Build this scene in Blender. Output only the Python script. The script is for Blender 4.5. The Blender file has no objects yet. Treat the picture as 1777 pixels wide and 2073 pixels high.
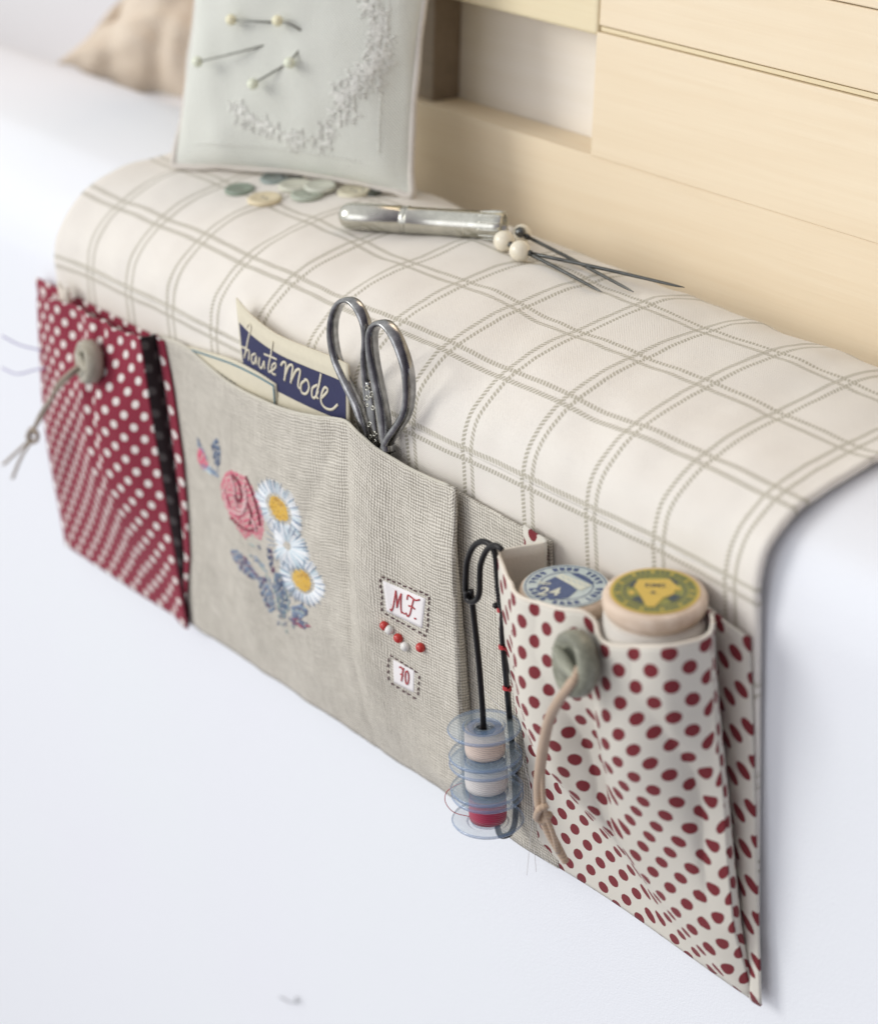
import bpy, bmesh, math, random
import numpy as np
from mathutils import Vector, Matrix
random.seed(7); rng = np.random.default_rng(7)
S = bpy.context.scene
COL = S.collection

# ------------------------------------------------------------------ camera
# X runs along the ledge towards the viewer, Y back across it, Z up; metres.
def _n(v): return v / np.linalg.norm(v)
F = 4400.0; CX, CY = 888.5, 1036.5
VX = np.array([-3952., -2040.])
VZ = np.array([441., (F * F - 3952 * 441.) / 2040.])
AX = -_n(np.array([*VX, F])); AZ = -_n(np.array([*VZ, F])); AY = np.cross(AZ, AX)
R = np.array([AX, AY, AZ])
def ray(px, py): return R @ _n(np.array([px - CX, py - CY, F]))
CAM = -ray(982, 1560) * 0.63 + np.array([0, -0.012, -0.10])
cam_d = bpy.data.cameras.new('camera'); cam = bpy.data.objects.new('camera', cam_d); COL.objects.link(cam)
rt, dn, fw = R @ [1, 0, 0], R @ [0, 1, 0], R @ [0, 0, 1]
M = Matrix(((rt[0], -dn[0], -fw[0], CAM[0]), (rt[1], -dn[1], -fw[1], CAM[1]), (rt[2], -dn[2], -fw[2], CAM[2]), (0, 0, 0, 1)))
cam.matrix_world = M
cam_d.sensor_fit = 'VERTICAL'; cam_d.sensor_height = 36; cam_d.lens = 36 * F / 2073
cam_d.clip_start = 0.01; cam_d.clip_end = 20
cam_d.dof.use_dof = True; cam_d.dof.focus_distance = 0.615; cam_d.dof.aperture_fstop = 9.0
S.camera = cam

# ------------------------------------------------------------------ light
w = bpy.data.worlds.new('World'); S.world = w; w.use_nodes = True
bg = w.node_tree.nodes['Background']; nt = w.node_tree; bg.inputs[1].default_value = 0.95
tcw = nt.nodes.new('ShaderNodeTexCoord'); dt = nt.nodes.new('ShaderNodeVectorMath'); dt.operation = 'DOT_PRODUCT'; dt.inputs[1].default_value = (-.70, -.56, .44)
nt.links.new(tcw.outputs['Generated'], dt.inputs[0]); rmp = nt.nodes.new('ShaderNodeValToRGB'); mr = nt.nodes.new('ShaderNodeMapRange')
nt.links.new(dt.outputs['Value'], mr.inputs[0]); mr.inputs[1].default_value = -1; mr.inputs[2].default_value = 1
nt.links.new(mr.outputs[0], rmp.inputs[0]); nt.links.new(rmp.outputs[0], bg.inputs[0])
rmp.color_ramp.elements[0].position = .25; rmp.color_ramp.elements[0].color = (.09, .08, .11, 1)
rmp.color_ramp.elements[1].position = .80; rmp.color_ramp.elements[1].color = (.98, .99, 1.0, 1)
e_ = rmp.color_ramp.elements.new(.52); e_.color = (.44, .42, .47, 1)
def area(name, loc, target, size, power, col):
    d = bpy.data.lights.new(name, 'AREA'); d.shape = 'SQUARE'; d.size = size; d.energy = power; d.color = col
    o = bpy.data.objects.new(name, d); COL.objects.link(o); o.location = loc
    o.rotation_euler = (Vector(target) - Vector(loc)).to_track_quat('-Z', 'Y').to_euler(); return o
area('window_light', (-0.95, -1.40, 0.80), (-0.05, 0, 0), 0.85, 18, (1.0, 0.985, 0.95))
area('front_fill', (0.25, -1.6, 0.35), (-0.05, 0, -0.05), 1.0, 4.5, (0.93, 0.94, 1.0))  # added fill, brightens the surfaces turned towards the camera
area('warm_fill', (-0.10, 0.75, 0.9), (0, .05, 0), 0.5, 4.6, (1.0, 0.78, 0.56))  # added warm fill out of view, tints the cloth top peach
S.view_settings.view_transform = 'Standard'; S.view_settings.look = 'None'
S.view_settings.exposure = -0.10; S.view_settings.gamma = 1.0
S.view_settings.use_curve_mapping = False

# ------------------------------------------------------------------ survey helper: a point of the photo lying on a known plane
def P(px, py, y): d = ray(px, py); return CAM + d * (y - CAM[1]) / d[1]
def PZ(px, py, z): d = ray(px, py); return CAM + d * (z - CAM[2]) / d[2]

# ------------------------------------------------------------------ mesh tools
class MB:
    def __init__(s): s.v = []; s.f = []; s.m = []; s.uv = []
    def add(s, v, f, mi=0, uv=None):
        b = len(s.v); s.v += [tuple(map(float, a)) for a in v]
        s.uv += ([tuple(a) for a in uv] if uv is not None else [(float(a[0]), float(a[2])) for a in v])
        for q in f: s.f.append([b + i for i in q]); s.m.append(mi)
        return s
    def build(s, name, mats, parent=None, smooth=True, solid=0, offset=0.0, subd=0, mod_bevel=0, fixn=False):
        me = bpy.data.meshes.new(name); me.from_pydata(s.v, [], s.f)
        mats = mats if isinstance(mats, (list, tuple)) else [mats]
        for m in mats: me.materials.append(m)
        me.polygons.foreach_set('material_index', s.m)
        me.polygons.foreach_set('use_smooth', [smooth] * len(s.f))
        ul = me.uv_layers.new(name='UVMap')
        for li, l in enumerate(me.loops): ul.data[li].uv = s.uv[l.vertex_index]
        me.update()
        if fixn:
            bm = bmesh.new(); bm.from_mesh(me); bmesh.ops.remove_doubles(bm, verts=bm.verts, dist=1e-7); bmesh.ops.recalc_face_normals(bm, faces=bm.faces); bm.to_mesh(me); bm.free()
        o = bpy.data.objects.new(name, me); COL.objects.link(o)
        if parent: o.parent = parent
        if mod_bevel:
            b = o.modifiers.new('bevel', 'BEVEL'); b.width = mod_bevel; b.segments = 3; b.limit_method = 'ANGLE'
        if solid:
            md = o.modifiers.new('thick', 'SOLIDIFY'); md.thickness = solid; md.offset = offset
        if subd:
            md = o.modifiers.new('sub', 'SUBSURF'); md.levels = subd; md.render_levels = subd
        return o
def cr(pts, n=6):
    pts = [np.array(p, float) for p in pts]
    if len(pts) < 3: return [pts[0] + (pts[-1] - pts[0]) * i / n for i in range(n + 1)]
    out = []
    for i in range(len(pts) - 1):
        p0 = pts[i - 1] if i else 2 * pts[0] - pts[1]; p1 = pts[i]; p2 = pts[i + 1]
        p3 = pts[i + 2] if i + 2 < len(pts) else 2 * pts[-1] - pts[-2]
        for k in range(n):
            t = k / n
            out.append(.5 * (2 * p1 + (p2 - p0) * t + (2 * p0 - 5 * p1 + 4 * p2 - p3) * t * t + (3 * p1 - p0 - 3 * p2 + p3) * t ** 3))
    out.append(pts[-1]); return out
def tube(mb, pts, r, seg=8, sub=6, mi=0, wide=None, wdir=None, cap=True):
    """sweep; r number or per-control list; wide: second radius along wdir (flat bands)"""
    P_ = cr(pts, sub) if sub else [np.array(p, float) for p in pts]
    N = len(P_)
    rr = np.interp(np.linspace(0, 1, N), np.linspace(0, 1, len(r)), r) if hasattr(r, '__len__') else [r] * N
    ww = rr if wide is None else (np.interp(np.linspace(0, 1, N), np.linspace(0, 1, len(wide)), wide) if hasattr(wide, '__len__') else [wide] * N)
    up = np.array(wdir if wdir is not None else (0.31, 0.77, 0.55), float); v = []; uv = []; L = 0
    for i in range(N):
        t = P_[min(i + 1, N - 1)] - P_[max(i - 1, 0)]; t = t / (np.linalg.norm(t) + 1e-12)
        a = up - t * np.dot(up, t)
        if np.linalg.norm(a) < 1e-5: a = np.cross(t, [1, 0, 0])
        a = _n(a)
        if wdir is None: up = a
        b = np.cross(t, a)
        if i: L += np.linalg.norm(P_[i] - P_[i - 1])
        for k in range(seg):
            q = 2 * math.pi * k / seg
            v.append(P_[i] + a * math.cos(q) * ww[i] + b * math.sin(q) * rr[i]); uv.append((L, k / seg * .006))
    f = [[i * seg + k, i * seg + (k + 1) % seg, (i + 1) * seg + (k + 1) % seg, (i + 1) * seg + k] for i in range(N - 1) for k in range(seg)]
    if cap: f += [list(range(seg))[::-1], [(N - 1) * seg + k for k in range(seg)]]
    mb.add(v, f, mi, uv); return mb
def lathe(mb, prof, c, axis=(0, 0, 1), seg=40, mi=0):
    """prof: (radius, height) ; mi int or per-segment list"""
    ax = _n(np.array(axis, float)); a = _n(np.cross(ax, [0.3, 1, 0.1])); b = np.cross(ax, a); c = np.array(c, float)
    n = len(prof); base = len(mb.v)
    v = [c + ax * h + (a * math.cos(2 * math.pi * k / seg) + b * math.sin(2 * math.pi * k / seg)) * max(r, 1e-6) for r, h in prof for k in range(seg)]
    uv = [(h + r, k / seg * .05) for r, h in prof for k in range(seg)]
    for i in range(n - 1):
        m = mi[i] if isinstance(mi, (list, tuple)) else mi
        if i == 0: mb.add(v, [], 0, uv)
        for k in range(seg):
            mb.f.append([base + i * seg + k, base + (i + 1) * seg + k, base + (i + 1) * seg + (k + 1) % seg, base + i * seg + (k + 1) % seg][::-1]); mb.m.append(m)
    return mb
def sphere(mb, c, r, seg=20, mi=0, axis=(0, 0, 1), sq=1.0):
    return lathe(mb, [(r * math.sin(math.pi * i / 12), -r * sq * math.cos(math.pi * i / 12)) for i in range(13)], c, axis, seg, mi)
def box(mb, lo, hi, mi=0):
    x0, y0, z0 = lo; x1, y1, z1 = hi
    v = [(x, y, z) for z in (z0, z1) for y in (y0, y1) for x in (x0, x1)]
    return mb.add(v, [[0, 2, 3, 1], [4, 5, 7, 6], [0, 1, 5, 4], [2, 6, 7, 3], [0, 4, 6, 2], [1, 3, 7, 5]], mi, [(a[0], a[2] + a[1]) for a in v])
def sheet(mb, G, mi=0, uv0=(0, 0), uvs=None):
    """G[i][j] points; uv in metres by arc length"""
    G = np.array(G, float); nu, nv = G.shape[:2]
    if uvs is None:
        du = np.linalg.norm(np.diff(G, axis=0), axis=2); dv = np.linalg.norm(np.diff(G, axis=1), axis=2)
        U = np.zeros((nu, nv)); V = np.zeros((nu, nv)); U[1:] = np.cumsum(du, 0); V[:, 1:] = np.cumsum(dv, 1)
        U += uv0[0]; V += uv0[1]
    else: U, V = uvs
    f = [[i * nv + j, (i + 1) * nv + j, (i + 1) * nv + j + 1, i * nv + j + 1] for i in range(nu - 1) for j in range(nv - 1)]
    return mb.add(G.reshape(-1, 3), f, mi, np.stack([U, V], -1).reshape(-1, 2))
def ip(x, tab): return float(np.interp(x, [a for a, _ in tab], [b for _, b in tab]))
def sm(x, a, b): t = min(1, max(0, (x - a) / (b - a))); return t * t * (3 - 2 * t)
_ph = rng.uniform(0, 6.28, (12, 2)); _kk = rng.normal(0, 1, (12, 2))
def nz(x, y, scale):
    k = _kk / scale; return float(np.mean(np.sin(k[:, 0] * x + k[:, 1] * y + _ph[:, 0]))) * 1.6

# ------------------------------------------------------------------ object tools
def empty(name, loc=(0, 0, 0)):
    o = bpy.data.objects.new(name, None); COL.objects.link(o); o.empty_display_size = .01; o.location = loc; return o
def tag(o, label, cat, group=None):
    o['label'] = label; o['category'] = cat
    if group: o['group'] = group
    return o
def struct(o): o['kind'] = 'structure'; return o
def reparent_keep(o, root):
    o.parent = root; o.matrix_parent_inverse = Matrix.Translation(root.location).inverted(); return o
def thing(name, loc): return empty(name, loc)

# ------------------------------------------------------------------ materials
class G:
    def __init__(s, name, rough=.85, spec=.25, metal=0, sheen=0):
        s.mat = bpy.data.materials.new(name); s.mat.use_nodes = True; s.t = s.mat.node_tree
        s.b = s.t.nodes['Principled BSDF']; s.b.inputs['Roughness'].default_value = rough
        s.b.inputs['Specular IOR Level'].default_value = spec; s.b.inputs['Metallic'].default_value = metal
        if sheen: s.b.inputs['Sheen Weight'].default_value = sheen; s.b.inputs['Sheen Roughness'].default_value = .5
    def node(s, typ, **k):
        n = s.t.nodes.new(typ)
        for a, v in k.items(): setattr(n, a, v)
        return n
    def link(s, a, b): s.t.links.new(a, b)
    def inp(s, sock, v):
        if isinstance(v, (int, float)): sock.default_value = v
        elif isinstance(v, tuple): sock.default_value = (*v, 1) if len(v) == 3 and sock.type == 'RGBA' else v
        else: s.link(v, sock)
    def m(s, op, a, b=None, c=None, clamp=False):
        n = s.node('ShaderNodeMath', operation=op, use_clamp=clamp); s.inp(n.inputs[0], a)
        if b is not None: s.inp(n.inputs[1], b)
        if c is not None: s.inp(n.inputs[2], c)
        return n.outputs[0]
    def uv(s):
        n = s.node('ShaderNodeUVMap'); x = s.node('ShaderNodeSeparateXYZ'); s.link(n.outputs[0], x.inputs[0])
        s._uv = n.outputs[0]; return x.outputs[0], x.outputs[1]
    def obj(s): return s.node('ShaderNodeTexCoord').outputs['Object']
    def noise(s, vec, scale, detail=3, rough=.5, stretch=None):
        if stretch:
            mp = s.node('ShaderNodeMapping'); mp.inputs['Scale'].default_value = stretch; s.link(vec, mp.inputs[0]); vec = mp.outputs[0]
        n = s.node('ShaderNodeTexNoise'); s.link(vec, n.inputs['Vector']); n.inputs['Scale'].default_value = scale
        n.inputs['Detail'].default_value = detail; n.inputs['Roughness'].default_value = rough; return n.outputs[0]
    def mix(s, f, a, b):
        n = s.node('ShaderNodeMix', data_type='RGBA'); s.inp(n.inputs[0], f); s.inp(n.inputs[6], a); s.inp(n.inputs[7], b); return n.outputs[2]
    def ss(s, x, a, b):
        n = s.node('ShaderNodeMapRange', interpolation_type='SMOOTHSTEP'); s.inp(n.inputs[0], x); s.inp(n.inputs[1], a); s.inp(n.inputs[2], b); return n.outputs[0]
    def col(s, c): s.inp(s.b.inputs['Base Color'], c); return s
    def bump(s, h, dist, strength=1):
        n = s.node('ShaderNodeBump'); n.inputs['Distance'].default_value = dist; n.inputs['Strength'].default_value = strength
        s.link(h, n.inputs['Height']); s.link(n.outputs[0], s.b.inputs['Normal']); return s
    def weave(s, u, v, pitch):
        a = s.m('SINE', s.m('MULTIPLY', u, 2 * math.pi / pitch)); b = s.m('SINE', s.m('MULTIPLY', v, 2 * math.pi / pitch))
        return s.m('MULTIPLY', a, b)

def simple(name, c, rough=.6, spec=.4, metal=0, var=.12, scale=900, bump=0, sheen=0):
    g = G(name, rough, spec, metal, sheen); o = g.obj(); n = g.noise(o, scale)
    g.col(g.mix(n, tuple(x * (1 - var) for x in c), tuple(min(1, x * (1 + var)) for x in c)))
    if bump: g.bump(n, bump)
    return g.mat

def mat_check():
    g = G('check_linen', .92, .15, sheen=.15); u, v = g.uv()
    def pair(a, b, per, off):
        d = g.m('ABSOLUTE', g.m('SUBTRACT', g.m('FLOORED_MODULO', g.m('ADD', a, per / 2 - off), per), per / 2))
        dd = g.m('ABSOLUTE', g.m('SUBTRACT', d, .00175))
        mk = g.m('SUBTRACT', 1, g.ss(dd, .00052, .00100))
        da = g.m('SINE', g.m('MULTIPLY', g.m('ADD', b, g.m('MULTIPLY', d, .5)), 2 * math.pi / .00125))
        return g.m('MULTIPLY', mk, g.m('MULTIPLY_ADD', g.ss(da, -.65, .35), .78, .22))
    a = pair(u, v, .02524, .0845); b = pair(v, u, .0263, .1215)
    mk = g.m('MAXIMUM', a, b)
    n1 = g.noise(g._uv, 60, 2); n2 = g.noise(g._uv, 2500, 2)
    base = g.mix(n1, (.785, .74, .675), (.85, .81, .75))
    base = g.mix(g.m('MULTIPLY', n2, .16), base, (.60, .57, .50))
    g.col(g.mix(g.m('MULTIPLY', mk, .78), base, (.38, .35, .26)))
    h = g.m('ADD', g.m('MULTIPLY', g.weave(u, v, .0007), .35), g.m('ADD', g.m('MULTIPLY', mk, 1.0), n2)); g.bump(h, .00022, .7); return g.mat

def mat_linen():
    g = G('natural_linen', .95, .1, sheen=.2); u, v = g.uv()
    wob = g.m('MULTIPLY', g.m('SUBTRACT', g.noise(g._uv, 160, 2), .5), .0016)
    w1 = g.m('MULTIPLY', g.m('ADD', g.m('SINE', g.m('MULTIPLY', g.m('ADD', u, wob), 2 * math.pi / .00108)), g.m('SINE', g.m('MULTIPLY', g.m('ADD', v, wob), 2 * math.pi / .00100))), .5)
    s1 = g.noise(g._uv, 1, 2, .6, (120, 1500, 1)); s2 = g.noise(g._uv, 1, 2, .6, (1500, 120, 1)); n = g.noise(g._uv, 2200, 2); bl = g.noise(g._uv, 45, 2)
    t = g.m('ADD', g.m('MULTIPLY', w1, .29), g.m('ADD', g.m('MULTIPLY', s1, .36), g.m('ADD', g.m('MULTIPLY', s2, .36), g.m('ADD', g.m('MULTIPLY', n, .4), g.m('MULTIPLY', bl, .2)))))
    g.col(g.mix(g.ss(t, .24, 1.0), (.25, .225, .18), (.80, .755, .665)))
    g.bump(g.m('ADD', w1, g.m('MULTIPLY', g.m('ADD', s1, s2), 1.2)), .00020, .8); return g.mat

def mat_dots(name, base, base2, dot, dot2, pitch=.0091, r=.00172, pv=None):
    g = G(name, .88, .15, sheen=.1); u, v = g.uv(); pv = pv or pitch
    def cell(ou, ov):
        a = g.m('SUBTRACT', g.m('FLOORED_MODULO', g.m('ADD', u, ou), pitch), pitch / 2)
        b = g.m('SUBTRACT', g.m('FLOORED_MODULO', g.m('ADD', v, ov), pv), pv / 2)
        return g.m('SQRT', g.m('ADD', g.m('MULTIPLY', a, a), g.m('MULTIPLY', b, b)))
    d = g.m('MINIMUM', cell(0, 0), cell(pitch / 2, pv / 2))
    rag = g.m('MULTIPLY', g.m('SUBTRACT', g.noise(g._uv, 1800, 2), .5), .0004)
    mk = g.m('SUBTRACT', 1, g.ss(g.m('ADD', d, rag), r - .00014, r + .00014))
    n = g.noise(g._uv, 2600, 2); bl = g.noise(g._uv, 50, 2); nn = g.m('MULTIPLY', g.m('ADD', n, bl), .5)
    g.col(g.mix(mk, g.mix(nn, base, base2), g.mix(n, dot, dot2)))
    g.bump(g.m('ADD', g.m('MULTIPLY', g.weave(u, v, .0006), .4), n), .00012, .6); return g.mat

def mat_wood(name, c1, c2, sc=1.0, rough=.5):
    g = G(name, rough, .3); o = g.obj()
    n = g.noise(o, 1, 4, .6, (9 * sc, 200 * sc, 200 * sc)); n2 = g.noise(o, 1, 2, .5, (30, 1200, 1200)); n3 = g.noise(o, 14, 2)
    t = g.m('ADD', g.m('MULTIPLY', n, .6), g.m('ADD', g.m('MULTIPLY', n2, .25), g.m('MULTIPLY', n3, .25)))
    g.col(g.mix(g.ss(t, .25, .85), c1, c2)); g.bump(n2, .00008, .5); return g.mat

def mat_thread(name, c, pitch=.00045):
    g = G(name, .6, .4, sheen=.3); u, v = g.uv(); o = g.obj()
    s = g.m('SINE', g.m('MULTIPLY', g.m('ADD', u, g.m('MULTIPLY', v, .12)), 2 * math.pi / pitch)); n = g.noise(o, 1500, 2)
    t = g.m('ADD', g.m('MULTIPLY_ADD', s, .25, .35), g.m('MULTIPLY', n, .3))
    g.col(g.mix(t, tuple(x * .72 for x in c), tuple(min(1, x * 1.12) for x in c))); g.bump(s, .00008, .8); return g.mat

def mat_glass(name, c, rough=.04, alpha=None):
    g = G(name, rough, .6); g.b.inputs['Transmission Weight'].default_value = 1; g.b.inputs['IOR'].default_value = 1.38
    o = g.obj(); n = g.noise(o, 400, 2); g.col(g.mix(n, c, tuple(min(1, x * 1.08) for x in c))); return g.mat

def mat_steel(name, c, rough=.22, dirt=.5):
    g = G(name, rough, .5, 1.0); o = g.obj(); n = g.noise(o, 260, 4, .6); n2 = g.noise(o, 90, 2)
    g.col(g.mix(g.ss(n, .35, .75), tuple(x * (1 - dirt) for x in c), c))
    g.inp(g.b.inputs['Roughness'], g.m('MULTIPLY_ADD', n2, .3, rough - .1)); g.bump(n, .00003, .25); return g.mat

M_ = {}
M_['ledge'] = None
g = G('white_upholstery', .95, .1, sheen=.1); o = g.obj(); n = g.noise(o, 8, 3); n2 = g.noise(o, 1600, 2)
g.col(g.mix(n, (.79, .795, .855), (.79, .825, .85))); g.bump(g.m('ADD', n2, g.m('MULTIPLY', n, 6)), .0003, .4); M_['ledge'] = g.mat
M_['check'] = mat_check(); M_['linen'] = mat_linen()
M_['red_dots'] = mat_dots('red_dotted_cotton', (.22, .022, .042), (.30, .038, .066), (.72, .66, .62), (.82, .78, .74), pitch=.0086, r=.00152)
M_['white_dots'] = mat_dots('white_dotted_cotton', (.63, .595, .52), (.73, .70, .63), (.16, .020, .028), (.24, .038, .045), pitch=.0095, r=.00205)
M_['dark_dots'] = mat_dots('near_black_dotted', (.020, .013, .015), (.030, .02, .022), (.07, .06, .06), (.10, .09, .09), pitch=.0082, r=.0015)
M_['lining'] = simple('cream_lining', (.72, .66, .57), .9, .1, var=.06, scale=1500, bump=.0001)
M_['hem'] = simple('pale_hem', (.58, .55, .47), .9, .1, var=.08, scale=2500, bump=.0001)
M_['cream_wood'] = mat_wood('birch_wood', (.78, .645, .46), (.84, .725, .545))
M_['cream_wood2'] = mat_wood('pale_birch_wood', (.74, .63, .42), (.80, .71, .50))
M_['inner'] = mat_wood('recess_board', (.84, .78, .69), (.88, .83, .76))
M_['recess_shade'] = mat_wood('recess_shade_brown', (.20, .16, .11), (.28, .22, .16))
M_['cord'] = mat_thread('leather_cord_tan', (.50, .36, .25), .0012)
M_['twine'] = mat_thread('twine_brown', (.34, .27, .20), .0009)
M_['silver'] = mat_steel('aged_silver', (.66, .65, .58), .2, .18)
M_['steel'] = mat_steel('old_scissor_steel', (.44, .44, .44), .17, .45)
M_['needle'] = mat_steel('needle_steel', (.16, .165, .16), .28, .4)
M_['shaft'] = mat_steel('pin_shaft_steel', (.40, .40, .36), .3, .3)
M_['black'] = simple('black_wire', (.018, .017, .018), .3, .5, .6, var=.3, scale=700, bump=.00005)
M_['plastic'] = simple('clear_bobbin_plastic', (.50, .63, .74), .07, .8); M_['plastic'].node_tree.nodes['Principled BSDF'].inputs['Alpha'].default_value = .20
M_['plastic_rim'] = simple('bobbin_rim_plastic', (.17, .27, .45), .08, .8); M_['plastic_rim'].node_tree.nodes['Principled BSDF'].inputs['Alpha'].default_value = .55
M_['redglaze'] = simple('red_bead_glaze', (.48, .025, .02), .22, .6)
M_['whiteglaze'] = simple('white_bead_glaze', (.72, .71, .68), .25, .6)
M_['pearl'] = simple('pearl', (.80, .74, .60), .18, .6, var=.05)
M_['paleyellow'] = simple('cream_pin_head', (.78, .74, .52), .25, .6, var=.05)
M_['greenwhite'] = simple('pale_green_pin_head', (.72, .75, .60), .25, .6, var=.05)
M_['paper'] = simple('cream_card_paper', (.66, .61, .48), .8, .2, var=.06, scale=600)
M_['indigo'] = simple('indigo_ink', (.034, .037, .095), .7, .3, var=.15, scale=900)
M_['tealink'] = simple('teal_ink', (.10, .21, .27), .7, .3)
M_['greyink'] = simple('grey_ink', (.20, .19, .17), .8, .2)
M_['tape'] = simple('white_woven_tape', (.82, .79, .79), .85, .2, var=.05, scale=3000, bump=.00008)
M_['redthread'] = mat_thread('red_thread', (.55, .02, .03))
M_['maroon'] = mat_thread('maroon_thread', (.10, .025, .035))
M_['cushion'] = None
g = G('pale_grey_linen', .95, .1, sheen=.2); u, v = g.uv(); w1 = g.weave(u, v, .0011); n = g.noise(g._uv, 1100, 2); n2 = g.noise(g._uv, 40, 2)
g.col(g.mix(g.m('MULTIPLY', g.m('ADD', n, n2), .5), (.67, .685, .62), (.81, .82, .755))); g.bump(g.m('ADD', w1, n), .00022, .8); M_['cushion'] = g.mat
M_['cushion_edge'] = simple('cushion_edge', (.62, .58, .53), .9, .1)
M_['cushion_floss'] = simple('grey_floss', (.82, .82, .77), .8, .2)

# ================================================================== ledge
PR = [(0, -.13), (0, -.022), (.0003, -.0074), (.0032, .0015), (.0105, .0078), (.0195, .0118), (.034, .0145), (.056, .0163), (.074, .0158), (.085, .0135), (.094, .009), (.101, .000)]
def tilt(x, y): return -.018 * max(-.3, min(.15, x)) * min(1, max(0, y / .03)) * (1 if y < .1 else max(0, 1 - (y - .1) / .05))
prof = cr([(a, b, 0) for a, b in PR], 5)
prof = np.array([(a, b) for a, b, _ in prof])
tan = np.gradient(prof, axis=0); tan /= np.linalg.norm(tan, axis=1)[:, None]; nor = np.stack([-tan[:, 1], tan[:, 0]], 1)  # outward
nor = np.where((nor[:, :1] * 0 + 1) > 0, nor, nor)
sprof = np.concatenate([[0], np.cumsum(np.linalg.norm(np.diff(prof, axis=0), axis=1))])
lk = cr([(.0026, -.10, 0), (.0030, -.030, 0), (.0045, -.010, 0), (.0095, .0010, 0), (.0190, .0070, 0), (.034, .0115, 0), (.056, .0135, 0), (.074, .0130, 0), (.085, .0105, 0), (.094, .006, 0), (.101, -.002, 0)], 8)
led = [(q[0] - .0006, q[1] + .0005) for q in lk]
led = [(.0020, -1.0), (.0020, -.4), (.0020, -.2)] + led + [(.108, -.006), (.125, -.009), (.2, -.010), (.6, -.010), (2.2, -.010)]
mb = MB(); xs = list(np.linspace(-2.0, -.4, 12)) + list(np.linspace(-.36, .3, 34)) + list(np.linspace(.4, 1.2, 6))
sheet(mb, [[(x, y, z + tilt(x, y)) for y, z in led] for x in xs])
struct(mb.build('ledge', M_['ledge']))

# ================================================================== drawer unit (leans back 5 degrees)
unit = thing('drawer_unit', (0, .112, 0))
def wood(name, lo, hi, mat, bev=.0008, parent=None):
    m = MB(); box(m, lo, hi); o = m.build(name, mat, parent or unit, smooth=False, mod_bevel=bev); return o
wood('lower_rail', (-.26, .0002, -.012), (.30, .016, .03405), M_['cream_wood'], .0003)
wood('drawer_front', (-.0897, -.0004, .03412), (.30, .020, .0735), M_['cream_wood'], .0003)
wood('groove_strip', (-.0893, .0009, .0737), (.30, .020, .0752), M_['cream_wood2'], .0003)
wood('upper_board', (-.0893, .0, .0756), (.30, .024, .0980), M_['cream_wood'], .0005)
wood('upper_rail', (-.30, .0, .0722), (-.0900, .024, .1500), M_['cream_wood2'], .0012)
wood('lid', (-.0893, -.0006, .0984), (.30, .030, .1500), M_['cream_wood'], .0006)
wood('recess_back', (-.30, .0163, -.012), (-.0600, .022, .0720), M_['inner'], 0)
wood('shade_block', (-.204, .004, .0342), (-.1755, .0160, .0715), M_['recess_shade'], 0)  # brown block: the pincushion's soft shadow in the recess, put into its colour
unit.rotation_euler = (-math.radians(5), 0, 0)
tag(unit, 'pale birch wood drawer unit with an open recess, behind the checked cloth', 'drawer unit')

# ================================================================== caddy
caddy = thing('sewing_caddy', (0, 0, 0))
tag(caddy, 'checked linen sewing caddy with three hanging pockets draped over a white ledge', 'sewing caddy')
# --- checked cloth
xl = lambda s: ip(s, [(0, -.246), (.10, -.2405), (.146, -.2395), (.18, -.234), (.26, -.236)])
xr = lambda s: ip(s, [(0, .0962), (.12, .0935), (.146, .0925), (.17, .0940), (.26, .0955)])
rows = []; U = []; V = []
for a in np.linspace(0, 1, 150):
    r_ = []; uu = []; vv = []
    for (y, z), s, nn in zip(prof, sprof, nor):
        x = xl(s) * (1 - a) + xr(s) * a
        k = .0014 * nz(x, s * .8, .016) * sm(s, .1, .15) * (1 - .6 * sm(s, .17, .22)) + (.0007 * nz(x * 1.7 + 3, s * 2, .01) + .00035 * nz(x * .8 + s, s * 1.4 - x, .0042)) * sm(s, .112, .125)
        edge = .0012 * math.exp(-min(a, 1 - a) * 40)
        r_.append((x, y + nn[0] * (k + edge), z + nn[1] * (k + edge) + tilt(x, y)))
        uu.append(x + .0014 * nz(s, x * .3, .02)); vv.append(s + .0016 * nz(x, s * .3 + 1, .022))
    rows.append(r_); U.append(uu); V.append(vv)
mb = MB(); sheet(mb, rows, uvs=(np.array(U), np.array(V)))
cloth = mb.build('check_cloth', M_['check'], caddy, solid=.0016, offset=-1.0)

# --- linen pocket
LA = [(-.1745, 0), (-.16, -.0012), (-.13, -.0035), (-.10, -.0062), (-.08, -.0068), (-.066, -.0074), (-.059, -.0092), (-.053, -.0088), (-.045, -.0068), (-.030, -.0055), (-.0165, -.0058)]
LG = [(0, .62), (.12, .78), (.35, 1), (.65, 1), (.85, .62), (.95, .25), (1, .06)]
def lin_y(x, z):
    t = min(1, max(0, (-.021 - z) / .107)); g1 = ip(t, LG)
    edge = sm(x, -.05, -.02) * sm(t, .05, .25) * (1 - sm(t, .9, 1)); g1 = g1 * (1 - edge) + edge
    w_ = .0007 * nz(x * 1.2, z * .35, .006) * sm(t, 0, .1) + .0010 * math.exp(-((x + .0725 + .05 * t) / .004) ** 2) * (1 - t)
    crease = .0009 * math.exp(-((x + .0655) / .0022) ** 2) * (1 - .5 * t)
    return -.0012 + ip(x, LA) * g1 + w_ * (1 if x < -.17 else 1) + crease
def lin(px, py, eps=.0005):
    y = -.004
    for _ in range(12):
        p = P(px, py, y); y = .5 * y + .5 * (lin_y(p[0], p[2]) - eps)
    return P(px, py, y)
rimpx = [(336, 688), (372, 697), (410, 731), (458, 772), (497, 795), (555, 822), (603, 837), (660, 846), (705, 852), (725, 872), (742, 893), (765, 912), (790, 925), (830, 950), (880, 973), (940, 996)]
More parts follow.
